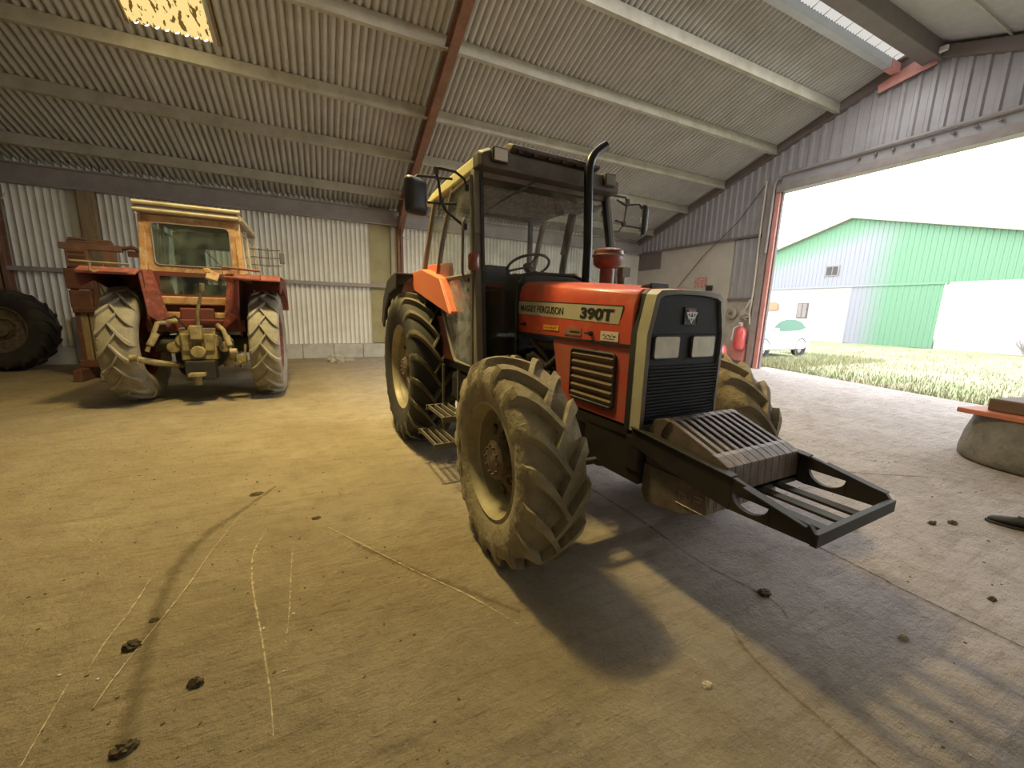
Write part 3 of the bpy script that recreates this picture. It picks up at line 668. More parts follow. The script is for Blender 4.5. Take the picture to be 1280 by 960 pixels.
def wheel(name, parent, c, Rt, W, rr_, side, tm, rimm, hubm, n=20, lh=.04, lw=.045, steer=0, hubdia=.13, dish=.10, spin=0, studs=8, tilt=0, hub_out=.0, discm=None):
    """wheel assembly part: rim mesh with tyre, hub and studs as children"""
    e = MB(); o = -1 if side < 0 else 1
    y0 = W * .36
    # rim: flange, barrel, dish disc; outer face towards side*y
    prof = [(rr_ + .012, o * (y0 + .015)), (rr_, o * (y0 + .022)), (rr_ - .012, o * y0), (rr_ - .018, o * (y0 - .03)), (rr_ - .035, o * (y0 - .05)), (rr_ - .04, o * (y0 - dish)),
            (rr_ - .055, o * (y0 - dish - .015))]
    disc = [(rr_ - .04, o * (y0 - dish - .01)), (rr_ * .62, o * (y0 - dish + .02)), (rr_ * .5, o * (y0 - dish + .03)), (rr_ * .45, o * (y0 - dish - .01)), (.05, o * (y0 - dish - .01)), (.001, o * (y0 - dish - .01))]
    e.lathe(prof, 56, 'y')
    dm = MB().lathe(disc, 48, 'y')
    for k in range(8):
        a = 2 * PI * (k + .5) / 8; dm.box(((rr_ - .06) * math.cos(a), o * (y0 - dish + .005), (rr_ - .06) * math.sin(a)), (.05, .03, .05), (0, -a, 0))
    e.lathe([(rr_ + .012, -o * y0), (rr_ - .02, -o * (y0 - .02)), (rr_ - .04, -o * (y0 - .06)), (rr_ - .04, o * (y0 - dish))], 56, 'y')
    w = e.build(name, rimm, parent, smooth=35, recalc=False); w.location = c; w.rotation_euler = (tilt, 0, steer)
    dm.build('wheel_disc', discm or rimm, w, smooth=35)
    t = tyre_mesh(Rt, W, rr_, n, lh, lw).build('tyre', tm, w, smooth=38)
    t.rotation_euler = (0, spin, 0)
    h = MB(); yh = o * (y0 - dish - .01)
    h.lathe([(hubdia + .03, yh), (hubdia + .03, yh + o * .03), (hubdia, yh + o * .035), (hubdia, yh + o * (.10 + hub_out)), (hubdia - .02, yh + o * (.115 + hub_out)), (0, yh + o * (.12 + hub_out))], 28, 'y')
    for k in range(studs):
        a = 2 * PI * k / studs; rad = hubdia + .015 if studs > 8 else hubdia * 1.18
        p = (rad * math.cos(a), yh, rad * math.sin(a)); q = (p[0], yh + o * .055, p[2]); h.cyl(p, q, .014, n=6)
    for k in range(10):
        a = 2 * PI * k / 10; p = (hubdia * .72 * math.cos(a), yh + o * (.1 + hub_out), hubdia * .72 * math.sin(a)); q = (p[0], yh + o * (.13 + hub_out), p[2]); h.cyl(p, q, .009, n=6)
    h.build('hub', hubm, w)
    return w

# ------------------------------------------------------------------ the red tractor with the loader weights (local: +x forward, +y its left)
T = empty('tractor', (1.708, 4.4396, 0), -1.5359)
tag(T, 'large red tractor with black grille and front weights, in the middle of the barn', 'tractor')
WB = 2.4086
for s, tm in ((-1, ['tyre_dusty', 'tyre_dusty']), (1, ['tyre_dusty', 'tyre_dusty'])):
    wheel('front_wheel', T, (WB, s * .81, .590), .605, .355, .331, s, tm, 'rim_dusty', 'hub', n=17, lh=.05, lw=.068, steer=-.03, hubdia=.115, dish=.145, spin=.1, studs=12, hub_out=.03, discm='hub')
for s in (-1, 1):
    wheel('rear_wheel', T, (0, s * .74, .805), .812, .455, .455, s, ['tyre_dark', 'lug_dusty'], 'rim_silver', 'hub', n=20, lh=.05, lw=.05, hubdia=.11, dish=.12, spin=.05, studs=8)
# chassis
b = MB(); b.bx(-.25, 1.5, -.24, .24, .52, 1.0); b.bx(1.4, 2.6, -.16, .16, .58, 1.15); b.bx(-.45, -.2, -.2, .2, .6, 1.05)
b.cyl((0, -.62, .805), (0, .62, .805), .14); b.bx(1.55, 2.1, -.24, -.14, .75, 1.05); b.cyl((1.75, -.28, .95), (1.75, -.28, 1.12), .06); b.cyl((1.95, -.27, .80), (1.95, -.27, 1.02), .055)
b.bx(1.6, 2.0, .1, .28, .7, 1.1); b.cyl((1.6, -.22, 1.2), (2.3, -.22, 1.2), .03); b.cyl((1.56, -.24, .72), (2.2, -.24, .66), .03)
b.build('engine_block', 'iron', T, bevel=.012)
MB().bx(2.2, 2.86, -.19, .19, .60, .84).bx(2.45, 2.92, -.30, -.23, .53, .79).bx(2.82, 2.92, -.31, .31, .60, .80).bx(2.2, 2.84, -.3, -.26, .75, .83).bx(2.2, 2.84, .26, .3, .75, .83).build('front_support', 'frame_blk', T, smooth=0, bevel=.01)
b = MB().cyl((WB, -.66, .575), (WB, .66, .575), .065).cyl((WB, -.16, .575), (WB, .16, .575), .14).bx(WB - .12, WB + .12, -.14, .14, .62, .75)
for s in (-1, 1): b.cyl((WB, s * .52, .45), (WB, s * .52, .70), .075).cyl((WB, s * .5, .575), (WB, s * .70, .575), .11)
b.cyl((WB + .16, -.5, .55), (WB + .16, .5, .55), .02).cyl((WB + .17, -.22, .55), (WB + .17, .22, .55), .04)
b.build('front_axle', 'iron', T)
# hood
def hsec(x, zt):  # section outline (y,z) from right low, round to left low
    R1 = [(-.31, 1.278), (-.312, 1.40), (-.308, zt - .10), (-.292, zt - .035), (-.255, zt - .008), (-.12, zt + .008)]
    return [(x, y, z) for y, z in R1] + [(x, 0, zt + .012)] + [(x, -y, z) for y, z in R1[::-1]]
b = MB(); S = [hsec(1.545, 1.672), hsec(1.60, 1.678), hsec(2.2, 1.635), hsec(2.805, 1.582)]
n = len(S[0])
for s in S: b.v += s
for j in range(3):
    for i in range(n - 1): 
        b.f.append((j * n + i, j * n + i + 1, (j + 1) * n + i + 1, (j + 1) * n + i)); b.mi.append(1 if 4 <= i <= n - 6 else 0)
b.f.append(tuple(range(n))); b.mi.append(0); b.f.append(tuple(3 * n + i for i in range(n))); b.mi.append(0); 
b.f.append((0, n - 1, 4 * n - 1, 3 * n)); b.mi.append(0)
hood = b.build('hood', ['mf_red', 'mf_red_wear'], T, smooth=50)
hood.modifiers.new('bevel', 'BEVEL').width = .006
for s in (-1, 1):
    MB().bx(1.56, 2.80, s * .311 - .006, s * .311 + .006, 1.268, 1.282).build('hood_seam', 'black', T, smooth=0)
    sp = MB().prism([(2.045, 1.268), (2.80, 1.268), (2.80, .838), (2.16, .842)], 1, s * .29, s * .306)
    sp = sp.build('side_panel', 'mf_red_low', T, smooth=0, bevel=.006)
    # louvred grille in its black seal
    x0, x1, z0, z1 = 2.285, 2.695, .905, 1.215
    o1 = s * .312
    pts = []
    for cx, cz, a0 in ((x1 - .025, z1 - .025, 0), (x0 + .025, z1 - .025, PI / 2), (x0 + .025, z0 + .025, PI), (x1 - .025, z0 + .025, 1.5 * PI)):
        for k in range(4): a = a0 + k * PI / 6; pts.append((cx + .025 * math.cos(a), o1, cz + .025 * math.sin(a)))
    g = MB().tube(pts, .010, 8, closed=True).build('side_grille', 'black', T)
    lv = MB(); lv.bx(x0 + .01, x1 - .01, *sorted((s * .307, s * .3105)), z0 + .01, z1 - .01)
    for k in range(6):
        zc = z0 + .03 + k * .050
        lv.prism([(o1 - s * .016, zc - .026), (o1 + s * .006, zc - .016), (o1 + s * .010, zc + .002), (o1 - s * .010, zc + .024)], 0, x0 + .012, x1 - .012)
    lv.build('louvre', 'side_grille', g, smooth=0)
# decal, right side
dz = lambda x: (x - 1.55) * (-.035)
y0 = -.3135
b = MB().add([(1.548, y0, 1.425), (2.70, y0, 1.385), (2.724, y0, 1.480), (1.548, y0, 1.522)], [(0, 1, 2, 3)])
b.add([(1.548, y0 + .002, 1.420), (2.704, y0 + .002, 1.379), (2.732, y0 + .002, 1.487), (1.548, y0 + .002, 1.529)], [(0, 1, 2, 3)], 1)
b.add([(1.548, -y0, 1.425), (2.70, -y0, 1.385), (2.724, -y0, 1.480), (1.548, -y0, 1.522)], [(0, 1, 2, 3)])
dcl = b.build('decal_stripe', ['decal', 'ink'], T, smooth=0, recalc=False)
xd = Vector((1, 0, -.035)).normalized()
text_part('brand_lettering', 'MASSEY FERGUSON', (1.588, y0 - .001, 1.446), xd, (0, 0, 1), .58, .048, 'ink', dcl, .001, offset=.012)
text_part('model_lettering', '390T', (2.35, y0 - .001, 1.408), xd, (0, 0, 1), .31, .070, 'ink', dcl, .001, offset=.045, shear=.08)
# stickers and turn buckles
MB().bx(1.93, 2.12, y0 - .001, y0 + .001, 1.318, 1.352).build('yellow_sticker', 'yellow', T, smooth=0)
b = MB()
for k in range(9): b.box((1.95 + k * .018, y0 - .0015, 1.335 + .003 * math.sin(k * 1.9)), (.010, .001, .007 + .006 * (k % 2)), (0, .4 * math.sin(k * 3), 0))
b.build('sticker_print', 'badge_red', bpy.data.objects['yellow_sticker'], smooth=0)
MB().bx(2.19, 2.37, y0 - .001, y0 + .001, 1.300, 1.345).build('grey_sticker', 'sticker_grey', T, smooth=0)
MB().bx(2.555, 2.705, y0 - .001, y0 + .001, 1.288, 1.342).build('white_sticker', 'sticker_white', T, smooth=0)
b = MB()
for k in range(9): b.box((2.575 + k * .013, y0 - .0015, 1.318 + .006 * math.sin(k * 2.3)), (.009, .001, .004 + .003 * (k % 3)), (0, .5 * math.sin(k), 0))
b.box((2.63, y0 - .0015, 1.300), (.09, .001, .003)).build('sticker_print', 'ink', bpy.data.objects['white_sticker'], smooth=0)
MB().box((2.305, y0 - .0015, 1.322), (.10, .001, .010)).build('sticker_print', 'ink', bpy.data.objects['grey_sticker'], smooth=0)
for x, z in ((1.66, 1.345), (2.47, 1.322)): MB().cyl((x, -.31, z), (x, -.33, z), .014).box((x - .012, -.333, z), (.05, .01, .012)).build('hood_latch', 'black', T)
# engine bay darkness: inner firewall and bulkhead
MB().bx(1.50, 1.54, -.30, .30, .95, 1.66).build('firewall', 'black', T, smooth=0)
b = MB(); b.tube([(1.6, -.27, 1.0), (1.75, -.29, 1.12), (1.95, -.28, 1.05), (2.08, -.26, 1.15)], .022).tube([(1.58, -.2, 1.2), (1.7, -.27, 1.22), (1.9, -.25, 1.1), (2.0, -.27, .95)], .016).tube([(1.62, -.27, .85), (1.8, -.28, .98), (2.05, -.28, .9)], .014)
b.build('engine_hoses', 'iron', T)
# nose: black gasket, cream surround, dark grille
def nsec(x, e=0, zt=1.572):
    return [(x, y, z) for y, z in ((-.312 + e, .825 + e), (-.312 + e, 1.345 - e * .3), (-.268 + e, zt - .025 - e * .7), (-.235 + e, zt - e), (-.1, zt + .010 - e), (.1, zt + .010 - e), (.235 - e, zt - e), (.268 - e, zt - .025 - e * .7), (.312 - e, 1.345 - e * .3), (.312 - e, .825 + e))]
MB().loft([nsec(2.802, -.004), nsec(2.838, -.004)]).build('nose_gasket', 'black', T, smooth=30)
ns = MB(); so, si = nsec(2.838, -.002), nsec(2.905, .006); k = len(so); sn = nsec(2.910, .030); sb = nsec(2.895, .034)
ns.v += so + si + sn + sb
for j in range(3):
    for i in range(k): ns.f.append((j * k + i, j * k + (i + 1) % k, (j + 1) * k + (i + 1) % k, (j + 1) * k + i)); ns.mi.append(0 if j == 0 else 1)
nose = ns.build('nose_surround', ['cream', 'pillar'], T, smooth=30)
gr = MB(); q = nsec(2.896, .036); gr.v += q; gr.f.append(tuple(range(k))); gr.mi.append(0)
gr.bx(2.893, 2.902, -.275, .275, 1.345, 1.352)
for i in range(17):
    zc = .875 + i * .0185; gr.prism([(2.892, zc - .008), (2.908, zc - .004), (2.908, zc + .002), (2.892, zc + .008)], 1, -.272, .272)
grl = gr.build('front_grille', 'grille', T, smooth=0)
for (ya, yb) in ((-.248, -.062), (.040, .228)):
    hb = []
    for cy, cz, a0 in ((yb - .015, 1.333 - .015, 0), (ya + .015, 1.333 - .015, PI / 2), (ya + .015, 1.216 + .015, PI), (yb - .015, 1.216 + .015, 1.5 * PI)):
        for kk in range(4): a = a0 + kk * PI / 6; hb.append((cy + .015 * math.cos(a), cz + .015 * math.sin(a)))
    hl = MB().prism(hb, 0, 2.896, 2.909).build('headlight', 'lens', T, smooth=0, bevel=.003)
    MB().tube([(2.906, a, c) for a, c in hb], .0045, 6, closed=True).build('headlight_bezel', 'black', hl)
# badge: generic three-point metal crest as seen
bd = MB().bx(2.896, 2.901, -.038, .062, 1.396, 1.486).build('badge', 'black', T, smooth=0)
MB().tube([(2.902, -.038, 1.396), (2.902, .062, 1.396), (2.902, .062, 1.486), (2.902, -.038, 1.486)], .003, 6, closed=True).build('badge_rim', 'pillar', bd)
MB().bx(2.904, 2.908, -.018, .040, 1.463, 1.472).build('badge_script', 'badge_red', bd, smooth=0)
b = MB()
for cy, cz, s in ((-.010, 1.444, .023), (.034, 1.444, .023), (.012, 1.420, .020)):
    tri = [(cy - s, cz + s * .8), (cy + s, cz + s * .8), (cy, cz - s)]; ti = [(cy - s * .38, cz + s * .38), (cy + s * .38, cz + s * .38), (cy, cz - s * .35)]
    b.add([(2.907, *p) for p in tri] + [(2.907, *p) for p in ti], [(0, 1, 4, 3), (1, 2, 5, 4), (2, 0, 3, 5)])
b.build('badge_emblem', 'badge', bd, smooth=0, recalc=False)
MB().prism([(2.70, 1.575), (2.74, 1.605), (2.80, 1.612), (2.80, 1.575)], 1, -.20, -.06).build('hood_release', 'black', T, smooth=0, bevel=.008)
# exhaust and pre-cleaner
MB().tube([(1.62, .285, 1.60), (1.62, .283, 2.0), (1.62, .25, 2.50), (1.62, .25, 2.58), (1.62, .265, 2.645), (1.62, .305, 2.70), (1.62, .36, 2.745), (1.62, .405, 2.775)], .037, 18).build('exhaust_pipe', 'exhaust', T)
pc = MB().lathe([(0, 1.60), (.055, 1.60), (.055, 1.775), (.08, 1.785), (.10, 1.80), (.112, 1.83), (.115, 1.875), (.108, 1.905), (.085, 1.92), (0, 1.925)], 28, 'z', (1.95, .225, 0)).build('air_precleaner', 'prec', T)
MB().lathe([(.118, 1.862), (.121, 1.87), (.118, 1.878)], 28, 'z', (1.95, .225, 0)).build('cleaner_band', 'pillar', pc)
MB().cyl((1.92, .40, 1.60), (1.92, .40, 1.76), .03).bx(1.90, 1.96, .37, .45, 1.73, 1.80).build('intake_fitting', 'pillar', T)

# cab frame
def bar(m, pts, w, name, parent=T, n=4):
    return MB().tube(pts, w, n).build(name, m, parent, smooth=0 if n == 4 else 35)
cab = MB()
for s in (-1, 1):
    ap = MB(); 
    def quadbar(b, p, q, wx, wy):
        p, q = Vector(p), Vector(q)
        b.loft([[(c.x - wx, c.y - wy, c.z), (c.x + wx, c.y - wy, c.z), (c.x + wx, c.y + wy, c.z), (c.x - wx, c.y + wy, c.z)] for c in (p, q)])
        return b
    quadbar(ap, (1.70, s * .715, .96), (1.475, s * .655, 2.0), .035, .028); quadbar(ap, (1.475, s * .655, 2.0), (1.385, s * .628, 2.48), .035, .028)
    ap.build('front_pillar', 'pillar', T, smooth=0, bevel=.008)
    sl = MB(); quadbar(sl, (1.715, s * .68, .98), (1.50, s * .62, 2.0), .022, .012); quadbar(sl, (1.50, s * .62, 2.0), (1.41, s * .60, 2.46), .022, .012)
    sl.build('windscreen_seal', 'black', T, smooth=0)
    rp_ = MB(); quadbar(rp_, (.04, s * .665, 1.78), (.37, s * .63, 2.48), .03, .022); rp_.build('rear_pillar', 'pillar', T, smooth=0, bevel=.006)
    bp_ = MB(); quadbar(bp_, (.63, s * .69, 1.72), (.72, s * .67, 2.05), .022, .018); quadbar(bp_, (.72, s * .67, 2.05), (.90, s * .635, 2.46), .022 if s < 0 else .05, .018); bp_.build('middle_pillar', 'dkgrey', T, smooth=0, bevel=.006)
    # door: frame tube, glass above and below the cross bar, handle
    fr = [(1.40, s * .665, 2.42), (.93, s * .65, 2.42), (.755, s * .685, 2.05), (.67, s * .71, 1.72), (.70, s * .715, 1.64), (1.20, s * .735, 1.06), (1.26, s * .735, 1.02), (1.62, s * .735, 1.02), (1.50, s * .695, 1.9)]
    dr = MB().tube(fr, .018, 6, closed=True); dr.tube([(.69, s * .712, 1.70), (1.56, s * .708, 1.70)], .018, 6)
    door = dr.build('door', 'pillar', T)
    MB().add([(1.40, s * .665, 2.42), (.93, s * .65, 2.42), (.755, s * .685, 2.05), (.67, s * .71, 1.72), (1.55, s * .708, 1.72), (1.50, s * .695, 1.9)], [(0, 1, 2, 3, 4, 5)]).build('door_window', 'glass', door, smooth=0, recalc=False)
    MB().add([(.69, s * .712, 1.68), (1.20, s * .735, 1.06), (1.26, s * .735, 1.03), (1.61, s * .735, 1.03), (1.55, s * .708, 1.68)], [(0, 1, 2, 3, 4)]).build('lower_door_window', 'glass_lo', door, smooth=0, recalc=False)
    MB().tube([(1.40, s * .72, 2.12), (1.42, s * .74, 2.08), (1.44, s * .75, 1.72), (1.42, s * .72, 1.66)], .011, 8).build('door_handle', 'pillar', door)
    MB().add([(.87, s * .636, 2.44), (.39, s * .636, 2.44), (.06, s * .665, 1.80), (.61, s * .69, 1.74), (.70, s * .67, 2.05)], [(0, 1, 2, 3, 4)]).build('quarter_window', 'glass', T, smooth=0, recalc=False)
    MB().tube([(.10, s * .67, 1.79), (.62, s * .70, 1.74)], .02, 6).build('quarter_sill', 'dkgrey', T)
    # lower front quarter glass between pillar and hood
    MB().add([(1.70, s * .66, 1.02), (1.54, s * .63, 1.70), (1.56, s * .345, 1.70), (1.57, s * .355, 1.02)], [(0, 1, 2, 3)]).build('front_quarter_window', 'glass_clear', T, smooth=0, recalc=False)
    MB().tube([(1.56, s * .345, .97), (1.56, s * .34, 1.66), (1.56, s * .30, 1.72), (1.56, s * .2, 1.742), (1.56, 0, 1.745)], .014, 8).build('hood_gasket', 'black', T)
    MB().tube([(1.70, s * .69, .99), (1.57, s * .36, .985)], .02, 6).build('window_rail', 'pillar', T)
    # mirrors
    if s < 0:
        arm = [(1.38, -.70, 2.34), (1.38, -.715, 2.40), (1.36, -.78, 2.445), (1.35, -.90, 2.452), (1.35, -.925, 2.43), (1.35, -.905, 2.36), (1.35, -.885, 2.22), (1.36, -.85, 2.16), (1.40, -.72, 2.06)]
        hc = (1.345, -1.08, 2.235); ch = [((1.35, -.915, 2.385), (1.35, -1.06, 2.375), (1.35, -1.09, 2.35)), ((1.35, -.885, 2.215), (1.35, -.99, 2.205)), ((1.35, -.90, 2.385), (1.35, -.80, 2.395)), ((1.35, -.885, 2.21), (1.35, -.77, 2.225))]
    else:
        arm = [(1.38, .62, 2.33), (1.38, .615, 2.45), (1.38, .66, 2.50), (1.38, .87, 2.505), (1.38, .90, 2.47), (1.38, .88, 2.36), (1.38, .87, 2.27), (1.38, .82, 2.20), (1.40, .66, 2.17)]
        hc = (1.39, 1.08, 2.32); ch = [((1.38, .89, 2.44), (1.38, 1.05, 2.47), (1.38, 1.13, 2.40), (1.38, 1.15, 2.34), (1.38, 1.11, 2.26), (1.38, .88, 2.26)), ((1.38, .90, 2.43), (1.38, .77, 2.47)), ((1.38, .87, 2.28), (1.38, .77, 2.29))]
    am = MB().tube(arm, .010, 8)
    for c_ in ch: am.tube(c_, .009, 8)
    for p in (arm[4], arm[6], arm[0], arm[-1]): am.box(p, (.03, .03, .045))
    arm_o = am.build('mirror_arm', 'black', T)
    hd = MB(); hw_, hh = (.085, .125) if s < 0 else (.085, .14)
    outl = []
    for cy, cz, a0 in ((hw_ - .03, hh - .03, 0), (-hw_ + .03, hh - .03, PI / 2), (-hw_ + .03, -hh + .03, PI), (hw_ - .03, -hh + .03, 1.5 * PI)):
        for kk in range(5): a = a0 + kk * PI / 8; outl.append((cy + .03 * math.cos(a), cz + .03 * math.sin(a)))
    hd.loft([[(-.0, y, z) for y, z in outl], [(.025, y, z) for y, z in outl], [(.05, y * .8, z * .86) for y, z in outl], [(.06, y * .45, z * .6) for y, z in outl]])
    ho = hd.build('mirror_housing', 'black', arm_o, smooth=50); ho.location = hc; ho.rotation_euler = (0, 0, .35 if s < 0 else .9)
    mg = MB().add([(-.002, y * .92, z * .94) for y, z in outl], [tuple(range(len(outl)))]).build('mirror_glass', 'mirror', arm_o, smooth=0, recalc=False); mg.location = hc; mg.rotation_euler = ho.rotation_euler
# windscreen
MB().add([(1.40, -.60, 2.46), (1.40, .60, 2.46), (1.50, .625, 2.0), (1.56, .64, 1.73), (1.56, -.64, 1.73), (1.50, -.625, 2.0)], [(0, 1, 2, 5), (5, 2, 3, 4)]).build('windscreen', 'glass', T, smooth=0, recalc=False)
MB().add([(.38, -.60, 2.44), (.38, .60, 2.44), (.05, .64, 1.82), (.05, -.64, 1.82)], [(0, 1, 2, 3)]).build('rear_window', 'glass', T, smooth=0, recalc=False)
MB().tube([(1.445, -.54, 2.20), (1.43, -.30, 2.36), (1.425, -.06, 2.51)], .007, 6).box((1.43, -.32, 2.345), (.012, .3, .014), (.57, 0, 0)).build('wiper', 'black', T)
MB().lathe([(0, 1.73), (.035, 1.73), (.042, 1.75), (.042, 1.83), (.036, 1.845), (0, 1.848)], 18, 'z', (1.575, -.715, 0)).build('indicator_lamp', 'amber', T)
# roof
rf = MB(); rf.loft([[(x, -.655, 2.475), (x, .655, 2.475), (x, .655, 2.555 + d), (x, .60, 2.585 + d), (x, -.60, 2.585 + d), (x, -.655, 2.555 + d)] for x, d in ((.10, -.06), (.35, -.01), (1.0, .01), (1.50, .0))])
roof = rf.build('cab_roof', 'cream_roof', T, smooth=0, bevel=.01)
fs = MB(); fs.loft([[(x, -.66 + e, 2.465), (x, .66 - e, 2.465), (x, .66 - e, 2.57 - e), (x, .58 - e, 2.605 - e), (x, -.58 + e, 2.605 - e), (x, -.66 + e, 2.57 - e)] for x, e in ((1.40, 0), (1.50, .0), (1.545, .02))])
fs.build('roof_fascia', 'dkgrey', T, smooth=0, bevel=.012)
MB().prism([(1.30, 2.60), (1.30, 2.655), (1.50, 2.668), (1.585, 2.635), (1.58, 2.61), (1.52, 2.60)], 1, -.42, .40).build('roof_visor', 'dkgrey', T, smooth=0, bevel=.01)
for k in range(6): MB().box((1.56, -.35 + k * .13, 2.605), (.03, .03, .03)).build('visor_tab', 'black', T, smooth=0)
for (ya, yb) in ((-.575, -.445), (.46, .58)):
    w = MB().bx(1.50, 1.575, ya, yb, 2.498, 2.60).build('work_light', 'black', T, smooth=0, bevel=.012)
    MB().bx(1.572, 1.582, ya + .012, yb - .012, 2.508, 2.588).build('work_light_lens', 'worklight' if ya < 0 else 'pillar', w, smooth=0, bevel=.004)
MB().bx(1.36, 1.42, -.62, .62, 2.43, 2.47).build('windscreen_header', 'pillar', T, smooth=0)
# quilted liner and drooping padding
lb = MB()
for i in range(13):
    for j in range(25):
        x = .45 + i * .078; y = -.6 + j * .05; lb.v.append((x, y, 2.43 - .035 * (math.sin(i * 1.57) ** 2) * (i > 6) - .012 * abs(math.sin(j * PI / 2)) - (.04 if i > 9 else 0)))
for i in range(12):
    for j in range(24): lb.f.append((i * 25 + j, i * 25 + j + 1, (i + 1) * 25 + j + 1, (i + 1) * 25 + j)); lb.mi.append(0)
lb.build('roof_liner', 'liner', T, smooth=60, recalc=False)
MB().bx(.34, .42, -.6, .6, 2.40, 2.47).build('rear_header', 'interior', T, smooth=0)
# interior
st = MB(); st.loft([[(x, -.22 * k + .07, z), (x, .22 * k + .07, z), (x + .10, .20 * k + .07, z + .01), (x + .10, -.20 * k + .07, z + .01)] for x, z, k in ((.34, 1.40, 1), (.30, 1.60, 1.02), (.26, 1.80, .9), (.24, 1.92, .72))])
st.bx(.34, .85, -.17, .31, 1.30, 1.42)
st.build('driver_seat', 'interior', T, bevel=.03, seg=3, smooth=60)
MB().bx(.45, .75, -.08, .20, .98, 1.32).build('seat_base', 'black', T, smooth=0)
cyv = Vector((.98, .085, 1.86)); nv = Vector((-.45, 0, .89)); uv_ = Vector((0, 1, 0)); wv_ = nv.normalized().cross(uv_)
swm = MB().tube([cyv + (uv_ * math.cos(a) + wv_ * math.sin(a)) * .205 for a in [2 * PI * i / 32 for i in range(32)]], .013, 8, closed=True)
for a in (.5, 2.6, 4.71): swm.tube([cyv, cyv + (uv_ * math.cos(a) + wv_ * math.sin(a)) * .2], .010, 6)
swm.cyl(cyv - nv * .03, cyv + nv * .02, .045)
sw = swm.build('steering_wheel', 'black', T)
MB().cyl(cyv, (1.30, .085, 1.30), .03, .05).build('steering_column', 'black', T)
MB().prism([(1.12, 1.45), (1.16, 1.66), (1.26, 1.76), (1.50, 1.74), (1.50, 1.0), (1.22, 1.0)], 1, -.26, .36).build('dashboard', 'interior', T, smooth=0, bevel=.03)
MB().bx(.05, .12, -.64, .64, .98, 1.80).bx(.08, 1.15, -.68, -.60, .98, 1.38).bx(.08, 1.15, .60, .68, .98, 1.38).bx(.08, .95, .36, .62, 1.0, 1.50).bx(.08, .95, -.62, -.36, 1.0, 1.50).build('cab_console', 'redtrim', T, smooth=0, bevel=.02)
MB().bx(1.10, 1.13, -.60, .60, 1.48, 1.66).bx(1.05, 1.45, -.60, -.40, 1.62, 1.66).build('front_trim_panel', 'redtrim', T, smooth=0, bevel=.01)
MB().bx(1.11, 1.14, -.60, .60, 1.0, 1.48).bx(1.14, 1.5, -.42, -.38, 1.0, 1.6).build('pedal_bulkhead', 'black', T, smooth=0)
MB().bx(.08, 1.70, -.66, .66, .92, .99).build('cab_floor', 'black', T, smooth=0)
MB().bx(.42, .46, .39, .43, 1.55, 2.4).build('hanging_strap', 'interior', T, smooth=0)
MB().tube([(.60, -.35, 1.5), (.66, -.36, 1.68), (.68, -.34, 1.75)], .012, 8).tube([(.75, .42, 1.5), (.80, .43, 1.72)], .012, 8).build('control_lever', 'black', T)
# far-side door post seen through the glass
# fenders
for s in (-1, 1):
    F = MB()
    prof = [(-.80, 1.30), (-.62, 1.62), (-.35, 1.775), (.0, 1.815), (.42, 1.82), (.98, 1.70), (1.24, 1.42)]
    low = [(-.80, 1.27), (-.62, 1.58), (-.35, 1.735), (.0, 1.775), (.42, 1.78), (.96, 1.66), (1.21, 1.40)]
    F.prism(prof + low[::-1], 1, *sorted((s * .60, s * .775)))
    F.prism([(-.06, 1.812), (.42, 1.818), (.98, 1.70), (1.25, 1.405), (1.235, 1.40), (.132, 1.625), (.02, 1.70)], 1, *sorted((s * .765, s * .79)))
    f = F.build('fender', 'orange_red', T, smooth=0, bevel=.012)
    E_ = MB()
    arc = [(-.80, 1.24), (-.64, 1.50), (-.38, 1.68), (-.05, 1.745), (.12, 1.745), (.16, 1.62)]
    E_.prism([(-.82, 1.28), (-.66, 1.56), (-.40, 1.745), (-.05, 1.80), (.10, 1.80), (.10, 1.77), (-.05, 1.765), (-.38, 1.71), (-.63, 1.53), (-.79, 1.26)], 1, *sorted((s * .775, s * .955)))
    E_.prism([(-.82, 1.28), (-.66, 1.56), (-.40, 1.745), (-.05, 1.80), (.10, 1.80), (.06, 1.64), (-.05, 1.64), (-.32, 1.60), (-.56, 1.44), (-.72, 1.2)], 1, *sorted((s * .94, s * .965)))
    E_.build('fender_extension', 'black', f, smooth=0, bevel=.01)
    MB().prism([(.25, 1.80), (.35, 1.87), (.95, 1.84), (1.0, 1.70), (.3, 1.78)], 1, *sorted((s * .655, s * .70))).build('cab_skirt', 'orange_red', T, smooth=0, bevel=.006)
    # inner fender
    MB().prism([(-.78, 1.25), (-.6, 1.58), (-.35, 1.74), (.0, 1.78), (.42, 1.78), (.95, 1.66), (1.2, 1.40), (1.2, 1.0), (-.5, 1.0)], 1, *sorted((s * .52, s * .50))).build('inner_fender', 'black', T, smooth=0)
    # steps
    stp = MB()
    for (x0_, x1_, z, yy) in ((.92, 1.40, .555, .80), (.80, 1.30, .30, .84)):
        for k in range(4): stp.bx(x0_, x1_, s * (yy - .10 + k * .06) - .006, s * (yy - .10 + k * .06) + .006, z, z + .03)
        stp.bx(x0_, x0_ + .015, *sorted((s * (yy - .12), s * (yy + .10))), z - .02, z + .03); stp.bx(x1_ - .015, x1_, *sorted((s * (yy - .12), s * (yy + .10))), z - .02, z + .03)
    stp.bx(.90, .92, *sorted((s * .72, s * .74)), .28, .95); stp.bx(1.30, 1.32, *sorted((s * .72, s * .74)), .28, .95)
    stp.build('step_ladder', 'pillar', T, smooth=0)
    MB().bx(.95, 1.65, *sorted((s * .30, s * .68)), .62, .90).build('fuel_tank', 'black', T, smooth=0, bevel=.05)
